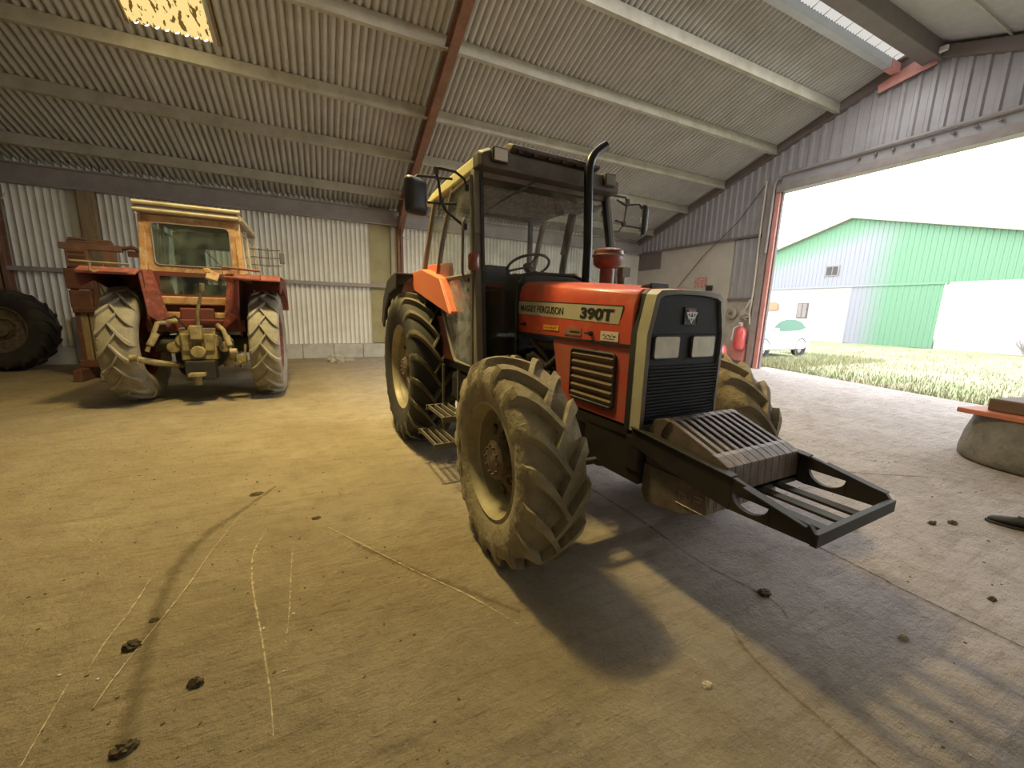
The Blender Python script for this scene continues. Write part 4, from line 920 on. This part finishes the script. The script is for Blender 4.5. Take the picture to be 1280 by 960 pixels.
# weight carrier frame
cf = MB()
for s in (-1, 1):
    ya, yb = sorted((s * .288, s * .312))
    # side plate built as strips round the half-round hand hole
    cf.prism([(2.86, .845), (3.28, .808), (3.44, .785), (3.44, .64), (3.33, .655), (2.86, .745)], 1, ya, yb)
    cf.prism([(3.60, .745), (3.735, .725), (3.76, .695), (3.765, .655), (3.60, .648)], 1, ya, yb)
    hole = [(3.52 - .075 * math.cos(PI * k / 12), .722 - .058 * math.sin(PI * k / 12)) for k in range(13)]
    cf.prism([(3.44, .642), (3.44, .722)] + hole + [(3.60, .722), (3.60, .648)], 1, ya, yb)
    cf.prism([(3.44, .785), (3.52, .768), (3.60, .745), (3.60, .722), (3.44, .722)], 1, ya, yb)
    cf.prism([(3.50, .772), (3.735, .722), (3.735, .715), (3.50, .762)], 1, *sorted((s * .288, s * .335)))
    # rear bright edge flange
    cf.prism([(2.86, .848), (3.44, .790), (3.44, .782), (2.86, .838)], 1, *sorted((s * .27, s * .322)))
cf.bx(3.745, 3.768, -.312, .312, .65, .702)
for y in (-.15, -.02, .11): cf.bx(3.36, 3.75, y - .028, y + .028, .655, .668)
cf.bx(3.36, 3.40, -.29, .29, .645, .668); cf.bx(2.86, 2.90, -.29, .29, .62, .80)
frame_o = cf.build('weight_carrier', 'frame_blk', T, smooth=0, bevel=.004)
for k in range(10):
    y = -.245 + k * .0555
    prof = [(2.93, .70), (2.93, .815), (2.975, .905), (3.03, .925), (3.08, .918), (3.33, .825), (3.385, .80), (3.392, .68), (3.345, .655), (3.315, .63), (3.32, .545), (3.18, .485), (2.96, .445), (2.925, .50)]
    wtm = MB().prism(prof, 1, y - .0145, y + .0145)
    wtm.prism([(2.925, .70), (2.925, .817), (2.97, .910), (3.03, .930), (3.065, .922), (3.03, .87), (2.99, .70)], 1, y - .026, y + .026)
    wtm.prism([(3.31, .835), (3.335, .83), (3.392, .802), (3.398, .68), (3.35, .66), (3.30, .70), (3.30, .80)], 1, y - .0274, y + .0274)
    wtm.prism([(2.93, .66), (3.30, .66), (3.32, .545), (3.18, .485), (2.96, .445), (2.925, .50)], 1, y - .0268, y + .0268)
    w = wtm.build('front_weight', 'wt', frame_o, smooth=0, bevel=.003)
    if k == 0:
        wx = MB(); 
        for i, (a, c) in enumerate((((3.17, .575), (3.17, .53)), ((3.17, .575), (3.20, .555)), ((3.20, .555), (3.23, .575)), ((3.23, .575), (3.23, .53)), ((3.25, .575), (3.25, .53)), ((3.25, .575), (3.29, .578)), ((3.25, .555), (3.28, .557)))):
            wx.cyl((a[0], y - .028, a[1] + .03), (c[0], y - .028, c[1] + .03), .004, n=6)
        wx.cyl((3.15, y - .027, .535), (3.30, y - .027, .535), .004, n=6)
        wx.build('cast_lettering', 'wt', frame_o)

# ------------------------------------------------------------------ the old tractor seen from behind
O = empty('tractor', (-1.57, 7.62, 0), PI / 2)
tag(O, 'old faded red tractor with rusty orange cab, seen from behind by the back wall', 'tractor')
for s in (1, -1):
    wheel('rear_wheel', O, (0, s * .83, .82), .825, .40, .46, s, ['tyre_pale', 'tyre_pale'], 'old_red', 'rim_dusty', n=18, lh=.045, lw=.055, dish=.14, studs=8)
    wheel('front_wheel', O, (2.25, s * .78, .46), .46, .24, .24, s, ['tyre_dark', 'tyre_dark'], 'old_red', 'hub', n=20, lh=.02, lw=.02, dish=.08, studs=6)
b = MB().bx(-.35, 2.3, -.20, .20, .50, 1.0).cyl((0, -.62, .82), (0, .62, .82), .13).bx(2.0, 2.5, -.18, .18, .5, .8).cyl((2.25, -.7, .5), (2.25, .7, .5), .06)
b.build('transmission', 'iron', O, bevel=.02)
MB().loft([[(x, -.28, .95), (x, .28, .95), (x, .28, zt - .08), (x, .2, zt), (x, -.2, zt), (x, -.28, zt - .08)] for x, zt in ((1.35, 1.6), (2.75, 1.48))]).build('hood', 'old_red', O, smooth=0, bevel=.02)
# three-point linkage and PTO end
b = MB(); b.bx(-.52, -.30, -.21, .21, .62, 1.08).cyl((-.60, 0, .74), (-.45, 0, .74), .09).bx(-.62, -.50, -.07, .07, .92, 1.12)
for s in (-1, 1):
    b.cyl((-.50, s * .17, .90), (-.30, s * .17, .90), .10); b.cyl((-.48, s * .30, .80), (-.25, s * .30, .80), .08); b.bx(-.55, -.48, s * .13 - .06, s * .13 + .06, .75, 1.0)
b.build('rear_housing', 'oily', O, bevel=.015)
MB().bx(-.60, -.42, -.19, .17, .34, .62).build('drawbar_frame', 'black', O, smooth=0, bevel=.02)
MB().bx(-.80, -.38, -.045, .045, .40, .44).cyl((-.76, 0, .30), (-.76, 0, .44), .05).bx(-.86, -.70, -.10, .08, .43, .47).build('drawbar', 'oily', O)
for s, pts in ((1, [(-.30, .26, .52), (-.55, .48, .60), (-.85, .62, .70)]), (-1, [(-.30, -.26, .52), (-.55, -.36, .60), (-.80, -.46, .76)])):
    p = [Vector(q) for q in pts]
    MB().tube(p, [.035, .045, .04], 8).cyl(p[2] - Vector((0, .04, 0)), p[2] + Vector((0, .04, 0)), .05).build('lower_link', 'oily', O)
MB().tube([(-.45, .24, 1.18), (-.70, .38, 1.15), (-.78, .50, .78)], [.035, .03, .025], 8).cyl((-.71, .40, 1.02), (-.76, .47, .86), .042).build('lift_rod', 'oily', O)
MB().tube([(-.45, -.24, 1.12), (-.66, -.34, 1.06), (-.72, -.42, .74)], [.035, .03, .025], 8).cyl((-.68, -.37, .98), (-.71, -.40, .84), .042).build('lift_rod', 'oily', O)
MB().tube([(-.55, -.02, 1.0), (-.62, -.05, 1.3), (-.66, -.14, 1.62)], [.03, .022, .018], 8).cyl((-.66, -.14, 1.60), (-.67, -.15, 1.70), .03).build('top_link', 'oily', O)
MB().tube([(-.45, .30, 1.0), (-.6, .36, 1.18), (-.62, .20, 1.25), (-.5, .1, 1.05)], .014, 6).build('hydraulic_hose', 'black', O)
MB().tube([(-.4, -.3, 1.05), (-.55, -.42, .9), (-.6, -.44, .6)], .014, 6).build('hydraulic_hose', 'black', O)
b = MB(); b.box((-.5, -.50, .62), (.08, .14, .12)).cyl((-.55, -.50, .5), (-.5, -.44, .72), .02).tube([(-.6, -.58, .85), (-.64, -.56, .6), (-.5, -.4, .5)], .018, 6)
b.build('stabiliser_chain', 'oily', O)
MB().bx(-.42, -.30, -.58, .58, 1.02, 1.20).bx(-.40, -.32, -.2, .2, 1.15, 1.36).build('lift_cover', 'old_dark', O, smooth=0, bevel=.02)
# cab
def qb(b, p, q, wx, wy): 
    p, q = Vector(p), Vector(q)
    b.loft([[(c.x - wx, c.y - wy, c.z), (c.x + wx, c.y - wy, c.z), (c.x + wx, c.y + wy, c.z), (c.x - wx, c.y + wy, c.z)] for c in (p, q)]); return b
xr = -.15
for s in (-1, 1):
    qb(MB(), (xr - .06, s * .575, 1.86), (xr, s * .545, 2.62), .045, .04).build('rear_pillar', 'rust_orange', O, smooth=0, bevel=.012)
    qb(MB(), (1.50, s * .60, 1.3), (1.40, s * .56, 2.62), .035, .035).build('front_pillar', 'cream_old', O, smooth=0, bevel=.008)
    qb(MB(), (.62, s * .58, 1.75), (.62, s * .54, 2.62), .03, .025).build('middle_pillar', 'cream_old', O, smooth=0, bevel=.008)
    MB().tube([(.08, s * .59, 1.92), (.06, s * .56, 2.52), (.56, s * .56, 2.52), (.56, s * .60, 1.92)], .02, 6, closed=True).build('side_window_frame', 'cream_old', O)
    MB().tube([(.68, s * .60, 1.55), (.68, s * .56, 2.52), (1.33, s * .565, 2.52), (1.42, s * .60, 1.55)], .02, 6, closed=True).build('door_frame', 'cream_old', O)
    MB().add([(.08, s * .59, 1.92), (.06, s * .56, 2.52), (.56, s * .56, 2.52), (.56, s * .60, 1.92)], [(0, 1, 2, 3)]).build('side_window', 'glass', O, smooth=0, recalc=False)
    MB().add([(.68, s * .60, 1.55), (.68, s * .56, 2.52), (1.33, s * .565, 2.52), (1.42, s * .60, 1.55)], [(0, 1, 2, 3)]).build('door_window', 'glass', O, smooth=0, recalc=False)
    MB().bx(.0, .66, *sorted((s * .55, s * .60)), 1.78, 1.88).build('side_rail', 'rust_orange', O, smooth=0)
    # fender
    prof = [(-.76, 1.79), (-.60, 1.86), (.45, 1.86), (.72, 1.70), (.85, 1.35)]; inn = [(-.76, 1.76), (-.58, 1.825), (.43, 1.825), (.69, 1.67), (.82, 1.34)]
    f = MB().prism(prof + inn[::-1], 1, *sorted((s * .52, s * 1.10))).build('fender', 'old_red', O, smooth=0, bevel=.012)
    MB().prism([(-.72, 1.80), (.45, 1.84), (.70, 1.68), (.60, 1.50), (-.30, 1.70), (-.70, 1.60)], 1, *sorted((s * 1.08, s * 1.10))).build('fender_skirt', 'old_dark', f, smooth=0)
    # inner fender face, sloping in to the housing
    MB().plate([(-.55, s * .56, 1.86), (-.50, s * .52, 1.25), (-.45, s * .30, 1.05), (-.42, s * .28, 1.02), (-.36, s * .38, 1.45), (-.50, s * .42, 1.86)], .03).build('inner_fender', 'old_red', f, smooth=0)
    MB().prism([(-.55, 1.84), (.45, 1.84), (.7, 1.6), (.7, .95), (-.35, .95), (-.5, 1.2)], 1, *sorted((s * .50, s * .53))).build('fender_wall', 'old_dark', f, smooth=0)
# work light bar brackets
MB().tube([(-.80, 1.10, 1.90), (-.80, .55, 1.89)], .014, 6).tube([(-.80, .92, 1.90), (-.82, .92, 1.80), (-.82, .88, 1.78), (-.82, .84, 1.80)], .012, 6).build('grab_rail', 'oily', O)
MB().tube([(-.78, -.42, 1.93), (-.78, -.42, 1.80), (-.78, -.86, 1.78), (-.78, -.86, 1.90)], .016, 6, closed=True).build('lamp_bracket', 'old_red', O)
MB().box((-.78, -.30, 1.80), (.08, .14, .12), (.3, .2, .2)).box((-.8, -.25, 1.87), (.05, .08, .06)).build('broken_lamp', 'rust_orange', O, bevel=.01)
# rear frame round the window
def ring(b, pts_o, pts_i, x0, x1):
    n = len(pts_o)
    vs = [(x0, *p) for p in pts_o] + [(x0, *p) for p in pts_i] + [(x1, *p) for p in pts_o] + [(x1, *p) for p in pts_i]
    fs = []
    for i in range(n):
        j = (i + 1) % n
        fs += [(i, j, n + j, n + i), (2 * n + i, 3 * n + i, 3 * n + j, 2 * n + j), (i, 2 * n + i, 2 * n + j, j), (n + i, n + j, 3 * n + j, 3 * n + i)]
    return b.add(vs, fs)
def rrect(y0, y1, z0, z1, r):
    pts = []
    for cy, cz, a0 in ((y1 - r, z1 - r, 0), (y0 + r, z1 - r, PI / 2), (y0 + r, z0 + r, PI), (y1 - r, z0 + r, 1.5 * PI)):
        for kk in range(5): a = a0 + kk * PI / 8; pts.append((cy + r * math.cos(a), cz + r * math.sin(a)))
    return pts
rw = ring(MB(), rrect(-.53, .53, 1.86, 2.62, .03), rrect(-.445, .445, 1.955, 2.515, .06), xr - .06, xr - .02).build('rear_window_frame', 'rust_orange', O, smooth=0, bevel=.006)
MB().tube([(xr - .065, y, z) for y, z in rrect(-.45, .45, 1.95, 2.52, .06)], .009, 6, closed=True).build('window_seal', 'gable_dk', rw)
MB().add([(xr - .04, y, z) for y, z in rrect(-.45, .45, 1.95, 2.52, .06)], [tuple(range(20))]).build('rear_window', 'glass_gr', O, smooth=0, recalc=False)
ring(MB(), rrect(-.50, .50, 1.44, 1.86, .02), rrect(-.42, .42, 1.55, 1.80, .03), xr - .10, xr - .05).build('lower_window_frame', 'old_dark', O, smooth=0)
MB().add([(xr - .07, y, z) for y, z in rrect(-.42, .42, 1.55, 1.80, .03)], [tuple(range(20))]).build('lower_rear_window', 'glass_gr', O, smooth=0, recalc=False)
MB().bx(xr - .16, xr - .04, -.50, .50, 1.40, 1.52).bx(xr - .12, xr - .04, -.50, .50, 1.20, 1.30).build('rear_crossbar', 'rust_orange', O, smooth=0, bevel=.02)
MB().bx(xr - .10, .3, -.5, .5, 1.18, 1.44).build('cab_back_panel', 'old_dark', O, smooth=0)
ro = MB().loft([[(x, -.60, 2.64), (x, .60, 2.64), (x, .60, 2.74 + d), (x, .55, 2.77 + d), (x, -.55, 2.77 + d), (x, -.60, 2.74 + d)] for x, d in ((xr - .10, -.01), (.2, .01), (1.5, 0))]).build('cab_roof', 'cream_old', O, smooth=0, bevel=.012)
MB().tube([(xr - .13, -.60, 2.665), (xr - .13, .60, 2.665)], .022, 8).tube([(xr - .12, -.62, 2.76), (xr - .12, .60, 2.76)], .026, 8).build('roof_gutter', 'cream_old', ro)
MB().bx(xr - .112, xr - .10, -.57, .57, 2.685, 2.735).build('roof_vent', 'gable_dk', ro, smooth=0)
MB().tube([(xr - .1, -.615, 2.66), (1.3, -.60, 2.66)], .014, 6).build('roof_edge', 'cream_old', ro)
cyv = Vector((.72, -.12, 1.95)); nv = Vector((-.45, 0, .89)); wv_ = nv.normalized().cross(uv_)
b = MB().tube([cyv + (uv_ * math.cos(a) + wv_ * math.sin(a)) * .21 for a in [2 * PI * i / 28 for i in range(28)]], .013, 8, closed=True)
for a in (.5, 2.6, 4.71): b.tube([cyv, cyv + (uv_ * math.cos(a) + wv_ * math.sin(a)) * .2], .010, 6)
b.build('steering_wheel', 'black', O)
MB().cyl(cyv, (1.15, -.05, 1.3), .03).build('steering_column', 'black', O)
MB().bx(.2, .3, -.15, .15, 1.35, 1.72).bx(.2, .55, -.18, .18, 1.28, 1.36).build('driver_seat', 'black', O, smooth=0, bevel=.03)
MB().bx(.95, 1.25, -.3, .3, 1.2, 1.75).build('dashboard', 'black', O, smooth=0, bevel=.03)
MB().bx(1.22, 1.26, .15, .50, 1.3, 2.6).bx(1.2, 1.26, -.5, .5, 2.35, 2.62).build('cab_front_trim', 'interior', O, smooth=0)
MB().tube([(1.21, -.1, 2.05), (1.20, .15, 2.35)], .008, 6).build('wiper', 'black', O)
b = MB(); 
for z in (2.44, 2.30, 2.16): b.tube([(1.30, -.53, z), (1.32, -.80, z - .01), (1.32, -1.0, z)], .008, 6)
b.tube([(1.32, -.80, 2.47), (1.32, -.80, 2.13)], .008, 6); b.tube([(1.32, -.66, 2.46), (1.32, -.66, 2.14)], .007, 6)
mo = b.build('mirror_arm', 'cable', O); MB().box((1.31, -1.02, 2.30), (.03, .08, .20)).build('mirror_housing', 'interior', mo, smooth=0, bevel=.012)

# ------------------------------------------------------------------ rusty implement beside the old tractor
I = empty('rusty_farm_implement', (-3.5, 9.9, 0)); tag(I, 'tall rusty red steel implement frame standing left of the old tractor', 'farm implement')
MB().bx(-.47, .36, -.05, .05, 2.30, 2.41).bx(-.36, .24, -.04, .04, 2.41, 2.46).bx(-.34, -.10, -.05, .05, 2.46, 2.50).bx(.0, .22, -.05, .05, 2.45, 2.49).build('top_beam', 'redsteel', I, smooth=0, bevel=.012)
MB().tube([(.36, 0, 2.36), (.50, 0, 2.40), (.62, 0, 2.33)], .035, 8).box((.50, 0, 2.28), (.14, .06, .1)).build('beam_end', 'rusty', I)
MB().bx(-.40, -.10, -.06, .06, 1.95, 2.30).build('mounting_plate', 'redsteel', I, smooth=0, bevel=.01)
for z in (2.02, 2.10, 2.18, 2.26): MB().bx(-.36, -.14, -.075, -.06, z - .02, z + .015).build('plate_rib', 'rusty', I, smooth=0)
MB().bx(.08, .26, -.04, .04, 2.02, 2.30).build('hanger_plate', 'redsteel', I, smooth=0, bevel=.01)
MB().bx(-.44, -.08, -.10, .10, 1.62, 1.97).build('upper_box', 'rusty', I, smooth=0, bevel=.02)
MB().bx(-.42, -.12, -.10, .12, 1.28, 1.60).bx(-.40, -.06, -.12, .10, 1.20, 1.30).build('middle_box', 'rusty', I, smooth=0, bevel=.02)
MB().bx(-.40, -.33, -.06, .06, .1, 2.0).bx(-.12, -.05, -.06, .06, .1, 1.95).build('mast', 'rusty', I, smooth=0, bevel=.008)
MB().bx(-.34, -.24, -.05, .05, .35, 1.22).bx(-.22, -.13, -.05, .05, .35, 1.22).build('wood_insert', 'wood', I, smooth=0, bevel=.01)
MB().bx(-.05, .50, -.06, .06, 1.78, 1.92).bx(.10, .24, -.05, .05, 1.2, 1.9).bx(.30, .42, -.05, .05, .3, 1.85).bx(-.05, .45, -.04, .04, 1.20, 1.32).build('side_frame', 'rusty', I, smooth=0, bevel=.01)
MB().tube([(.0, -.06, 1.7), (.06, -.09, 1.55), (.02, -.08, 1.4), (.1, -.08, 1.3)], .015, 6).tube([(.2, -.08, 2.0), (.24, -.1, 1.7), (.18, -.08, 1.5)], .015, 6).build('hose', 'black', I)
MB().bx(-.42, .5, -.12, .12, .22, .36).bx(-.42, -.30, -.4, .3, 0, .22).bx(.2, .32, -.4, .3, 0, .22).build('base_frame', 'rusty', I, smooth=0, bevel=.015)
MB().bx(-.05, .25, -.45, -.2, 0, .16).build('foot_block', 'stone', I, smooth=0, bevel=.02)
# spare wheel
Wh = empty('spare_tractor_wheel', (-5.55, 11.45, 0)); Wh.rotation_euler = (0, 0, R(-12)); tag(Wh, 'large dark tractor wheel leaning by the left column in the shade', 'wheel')
sw_ = wheel('wheel_rim', Wh, (0, 0, .80), .80, .42, .44, -1, ['tyre_dark', 'tyre_dark'], 'hub', 'hub', n=18, lh=.04, lw=.05, dish=.1, tilt=R(-6))
# stone by the wall
rs = rock('rough_stone', (.37, 11.3), (.22, .16, .16), 'stone', 11); tag(rs, 'rough pale stone on the floor near the back wall plinth', 'stone')
rs = rock('rough_stone', (.70, 11.4), (.12, .09, .07), 'stone', 12); tag(rs, 'smaller flat stone right of the rough stone at the back wall', 'stone')

# ------------------------------------------------------------------ right foreground: tub, shoe
B = empty('concrete_tub', (6.62, 1.06, 0)); tag(B, 'weathered grey round tub on the concrete at the right edge', 'tub')
MB().lathe([(0, 0), (.58, 0), (.62, .03), (.625, .10), (.60, .28), (.565, .42), (.55, .505), (.48, .505), (.46, .3), (0, .28)], 40).build('tub_body', 'tub', B, smooth=60)
tag(MB().box((6.45, 1.07, .53), (.80, 1.02, .05), (0, 0, R(-12))).build('orange_board', 'plank_red', bevel=.008, smooth=0), 'worn orange-edged board lying across the grey tub', 'board')
tag(MB().box((6.52, 1.0, .62), (.70, .80, .13), (0, 0, R(-12))).build('brown_block', 'brown', bevel=.015, smooth=0), 'dark brown wooden block on the orange board at the right edge', 'block')
S_ = empty('shoe', (4.42, .88, 0), R(-72)); tag(S_, 'black scuffed shoe on the concrete floor at the right edge', 'shoe')
def sh(x, w, z0, z1, zs=.0): 
    return [(x, w * math.cos(a), z0 + (z1 - z0) * (.5 + .5 * math.sin(a))) for a in [2 * PI * i / 14 for i in range(14)]]
MB().loft([sh(x, w, .015, h) for x, w, h in ((-.02, .012, .03), (.0, .034, .048), (.04, .046, .06), (.10, .050, .075), (.16, .044, .095), (.20, .038, .11), (.26, .038, .115), (.29, .030, .11), (.30, .015, .09))]).build('upper', 'shoe', S_, smooth=60)
MB().loft([[(x, -w, 0), (x, w, 0), (x, w * 1.02, .02), (x, -w * 1.02, .02)] for x, w in ((-.03, .012), (-.01, .036), (.04, .050), (.10, .054), (.17, .042), (.25, .040), (.30, .030))]).build('sole', 'black', S_, bevel=.004)
MB().tube([(.11, -.02, .082), (.12, .02, .084), (.135, -.02, .09), (.15, .02, .095), (.165, -.02, .10), (.18, .015, .106)], .004, 6).build('laces', 'cable', S_)

# ------------------------------------------------------------------ outside
H = empty('farm_hall', (30.8, 0, 0)); tag(H, 'large green clad hall with white lower walls beyond the doorway', 'building')
hz = lambda y: 7.75 - (14.5 - y) * .262 if y < 14.5 else 7.75 - (y - 14.5) * .325
ribs = MB(); ys = []; y = -9.0
while y < 25: ys += [(y, 0), (y + .15, 0), (y + .17, .03), (y + .23, .03)]; y += .25
for yy, h in ys: ribs.v += [(-h, yy, 3.62), (-h, yy, hz(yy))]
for i in range(len(ys) - 1): ribs.f.append((2 * i, 2 * i + 1, 2 * i + 3, 2 * i + 2)); ribs.mi.append(0)
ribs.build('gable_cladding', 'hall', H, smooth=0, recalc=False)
ribs = MB(); ys2 = [q for q in ys if 9.70 < q[0] < 14.05]
for yy, h in ys2: ribs.v += [(-h - .05, yy, 0), (-h - .05, yy, 3.55)]
for i in range(len(ys2) - 1): ribs.f.append((2 * i, 2 * i + 1, 2 * i + 3, 2 * i + 2)); ribs.mi.append(0)
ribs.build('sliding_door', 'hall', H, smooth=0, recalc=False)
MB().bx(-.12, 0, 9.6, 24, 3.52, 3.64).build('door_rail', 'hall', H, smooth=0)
MB().bx(0, .3, -9, 9.70, -.1, 3.62).build('white_wall', 'hall_white', H, smooth=0)
MB().bx(0, .3, 14.0, 24, -.1, 3.55).build('white_wall', 'hall_white', H, smooth=0)
for ya, yb in ((-9, 14.5), (14.5, 25)):
    za, zb = hz(ya), hz(yb)
    MB().add([(x, y, z + d) for x in (-.35, 18) for d in (0, .18) for y, z in ((ya, za), (yb, zb))], [(0, 1, 3, 2), (4, 6, 7, 5), (0, 2, 6, 4), (1, 5, 7, 3), (0, 4, 5, 1), (2, 3, 7, 6)]).build('roof', 'hall_roof', H, smooth=0)
wn = MB().bx(-.06, 0, 14.85, 15.65, 4.28, 4.95).build('window', 'gable_dk', H, smooth=0)
MB().bx(-.09, -.05, 14.95, 15.2, 4.36, 4.87).bx(-.09, -.05, 15.28, 15.56, 4.36, 4.87).build('pane', 'black', wn, smooth=0)
wn = MB().bx(-.06, 0, 16.35, 17.05, 1.5, 2.55).build('window', 'dkgrey', H, smooth=0)
MB().bx(-.09, -.05, 16.42, 16.68, 1.56, 2.5).bx(-.09, -.05, 16.73, 17.0, 1.56, 2.5).build('pane', 'gable_dk', wn, smooth=0)
sg = MB().prism([(18.35, 2.05), (19.45, 2.05), (19.45, 2.45), (19.2, 2.62), (18.6, 2.62), (18.35, 2.45)], 0, 30.62, 30.72).build('orange_sign', 'sign_orange', smooth=0); tag(sg, 'orange board with clipped top corners on the white hall wall', 'sign')
# white hatchback, side on, nose to the left
K = empty('car', (13.75, 8.95, 0), R(2)); tag(K, 'white hatchback car parked on the grass beside the door jamb', 'car')
side = [(0.02, .35), (.0, .62), (.12, .78), (.75, .93), (1.02, 1.00), (1.55, 1.38), (1.95, 1.47), (2.5, 1.48), (3.1, 1.40), (3.55, 1.15), (3.85, 1.02), (3.92, .75), (3.88, .35), (3.50, .28), (3.05, .28), (1.05, .28), (.5, .28)]
cb = MB()
secs = []
for yy, k, dz in ((.0, .94, .0), (.05, 1, 0), (1.65, 1, 0), (1.70, .94, 0)):
    secs.append([(x * k + (1 - k) * 1.95, yy + (.04 if (z > 1.0 and yy < .5) else -.04 if z > 1.0 else 0), z) for x, z in side])
cb.loft(secs); body = cb.build('body', 'car_white', K, smooth=40, bevel=.03)
gl = MB().add([(1.15, -.02, 1.06), (1.60, -.01, 1.33), (2.0, -.005, 1.41), (2.55, -.005, 1.41), (3.0, -.01, 1.32), (3.38, -.02, 1.10), (2.9, -.025, 1.00), (1.7, -.025, .98)], [tuple(range(8))])
gl.build('side_window', 'car_glass', K, smooth=0, recalc=False)
MB().box((1.28, -.08, 1.03), (.16, .14, .11)).build('door_mirror', 'car_white', K, smooth=0, bevel=.03)
for x in (.78, 3.22):
    for yy, o in ((.10, -1), (1.60, 1)):
        w = MB().lathe([(.20, -.09), (.31, -.09), (.325, -.05), (.325, .05), (.31, .09), (.20, .09)], 28, 'y', closed=True).build('wheel', 'tyre_dark', K); w.location = (x, yy, .325)
        MB().lathe([(0, o * .07), (.05, o * .08), (.19, o * .06), (.20, 0)], 20, 'y').build('wheel_cover', 'steel_lilac', w)
    MB().lathe([(.34, -.005), (.385, -.005), (.385, .06), (.34, .06)], 28, 'y', (x, .0, .325), closed=True).build('wheel_arch', 'interior', K)
MB().bx(.95, 3.02, .02, .06, .26, .36).build('sill', 'gable_dk', K, smooth=0)
MB().bx(3.86, 3.93, .35, 1.35, .62, .72).build('number_plate', 'white', K, smooth=0)
# grass blades (uncountable)
b = MB(); rd = random.Random(5)
def edge_x(y): return 9.2 + (y + 3.0) * (11.98 - 9.2) / 10.25
for i in range(26000):
    y = rd.uniform(-2.8, 17); x0 = edge_x(min(y, 7.25)) + .03
    x = x0 + (rd.random() ** 1.8) * 16
    if i % 4 == 0: y = rd.uniform(7.0, 10.5); x = rd.uniform(12.1, 19.0)
    if 13.4 < x < 18 and 8.8 < y < 10.9: continue
    h = rd.uniform(.03, .09) * (1 + .8 * math.exp(-((y - 8) ** 2) / 4)); a = rd.uniform(0, 2 * PI); w = .012; lean = rd.uniform(.2, .9) * h
    dx, dy = math.cos(a), math.sin(a)
    b.add([(x - dy * w, y + dx * w, -.04), (x + dy * w, y - dx * w, -.04), (x + dx * lean, y + dy * lean, h)], [(0, 1, 2)])
tag(b.build('grass', 'blade', smooth=0, recalc=False), 'dry yellow-green grass growing in the yard outside the door', 'grass', kind='stuff')
# shrub at the right of the white hall wall
sb = MB(); rd = random.Random(9)
for i in range(60):
    a = rd.uniform(0, 2 * PI); l = rd.uniform(.6, 1.9); p = Vector((0, 0, 0)); d = Vector((math.cos(a) * .45, math.sin(a) * .45, 1)).normalized(); pts = [p.copy()]
    for k in range(4): p = p + d * l / 4; d = (d + Vector((rd.uniform(-.3, .3), rd.uniform(-.3, .3), .05))).normalized(); pts.append(p.copy())
    sb.tube(pts, [.02, .016, .012, .008, .004], 4)
s_o = sb.build('bare_shrub', 'steel_lilac', smooth=0); s_o.location = (29.6, 6.2, 0); tag(s_o, 'bare grey shrub in front of the white hall wall at the right edge', 'shrub')

# ------------------------------------------------------------------ light
w = bpy.data.worlds.new('overcast'); SC.world = w; w.use_nodes = True
nt = w.node_tree; nt.nodes.clear()
bg = nt.nodes.new('ShaderNodeBackground'); ou = nt.nodes.new('ShaderNodeOutputWorld'); nt.links.new(bg.outputs[0], ou.inputs[0])
bg.inputs[0].default_value = (.96, .98, 1.0, 1); bg.inputs[1].default_value = 4.2
def area(name, loc, target, sx, sy, power, col, spread=180):
    l = bpy.data.lights.new(name, 'AREA'); l.shape = 'RECTANGLE'; l.size = sx; l.size_y = sy; l.energy = power; l.color = col; l.spread = R(spread)
    o = bpy.data.objects.new(name, l); COL.objects.link(o); o.location = loc
    o.rotation_euler = (Vector(target) - Vector(loc)).to_track_quat('-Z', 'Y').to_euler(); return o
# daylight through the yellow roof sheet, plus an unseen warm source by the ridge
area('skylight_and_unseen_warm_source', (-1.76, 7.1, 5.95), (-1.5, 5.8, 0), 1.0, 2.4, 50, (1, .80, .40))
area('skylight_and_unseen_warm_source', (-.1, 4.6, 6.6), (1.3, 5.3, 0), .7, .7, 490, (1, .77, .30), 128)
area('ridge_daylight', (5.4, 4.8, 6.5), (5.4, 4.95, 0), 10, .3, 170, (1, .97, .94))
try:
    SC.cycles.use_denoising = True
    SC.cycles.max_bounces = 8; SC.cycles.diffuse_bounces = 5; SC.cycles.transparent_max_bounces = 24
    SC.cycles.sample_clamp_indirect = 8
except Exception: pass
SC.view_settings.view_transform = 'Standard'; SC.view_settings.look = 'None'; SC.view_settings.gamma = 1
SC.view_settings.use_curve_mapping = False
SC.view_settings.exposure = .62
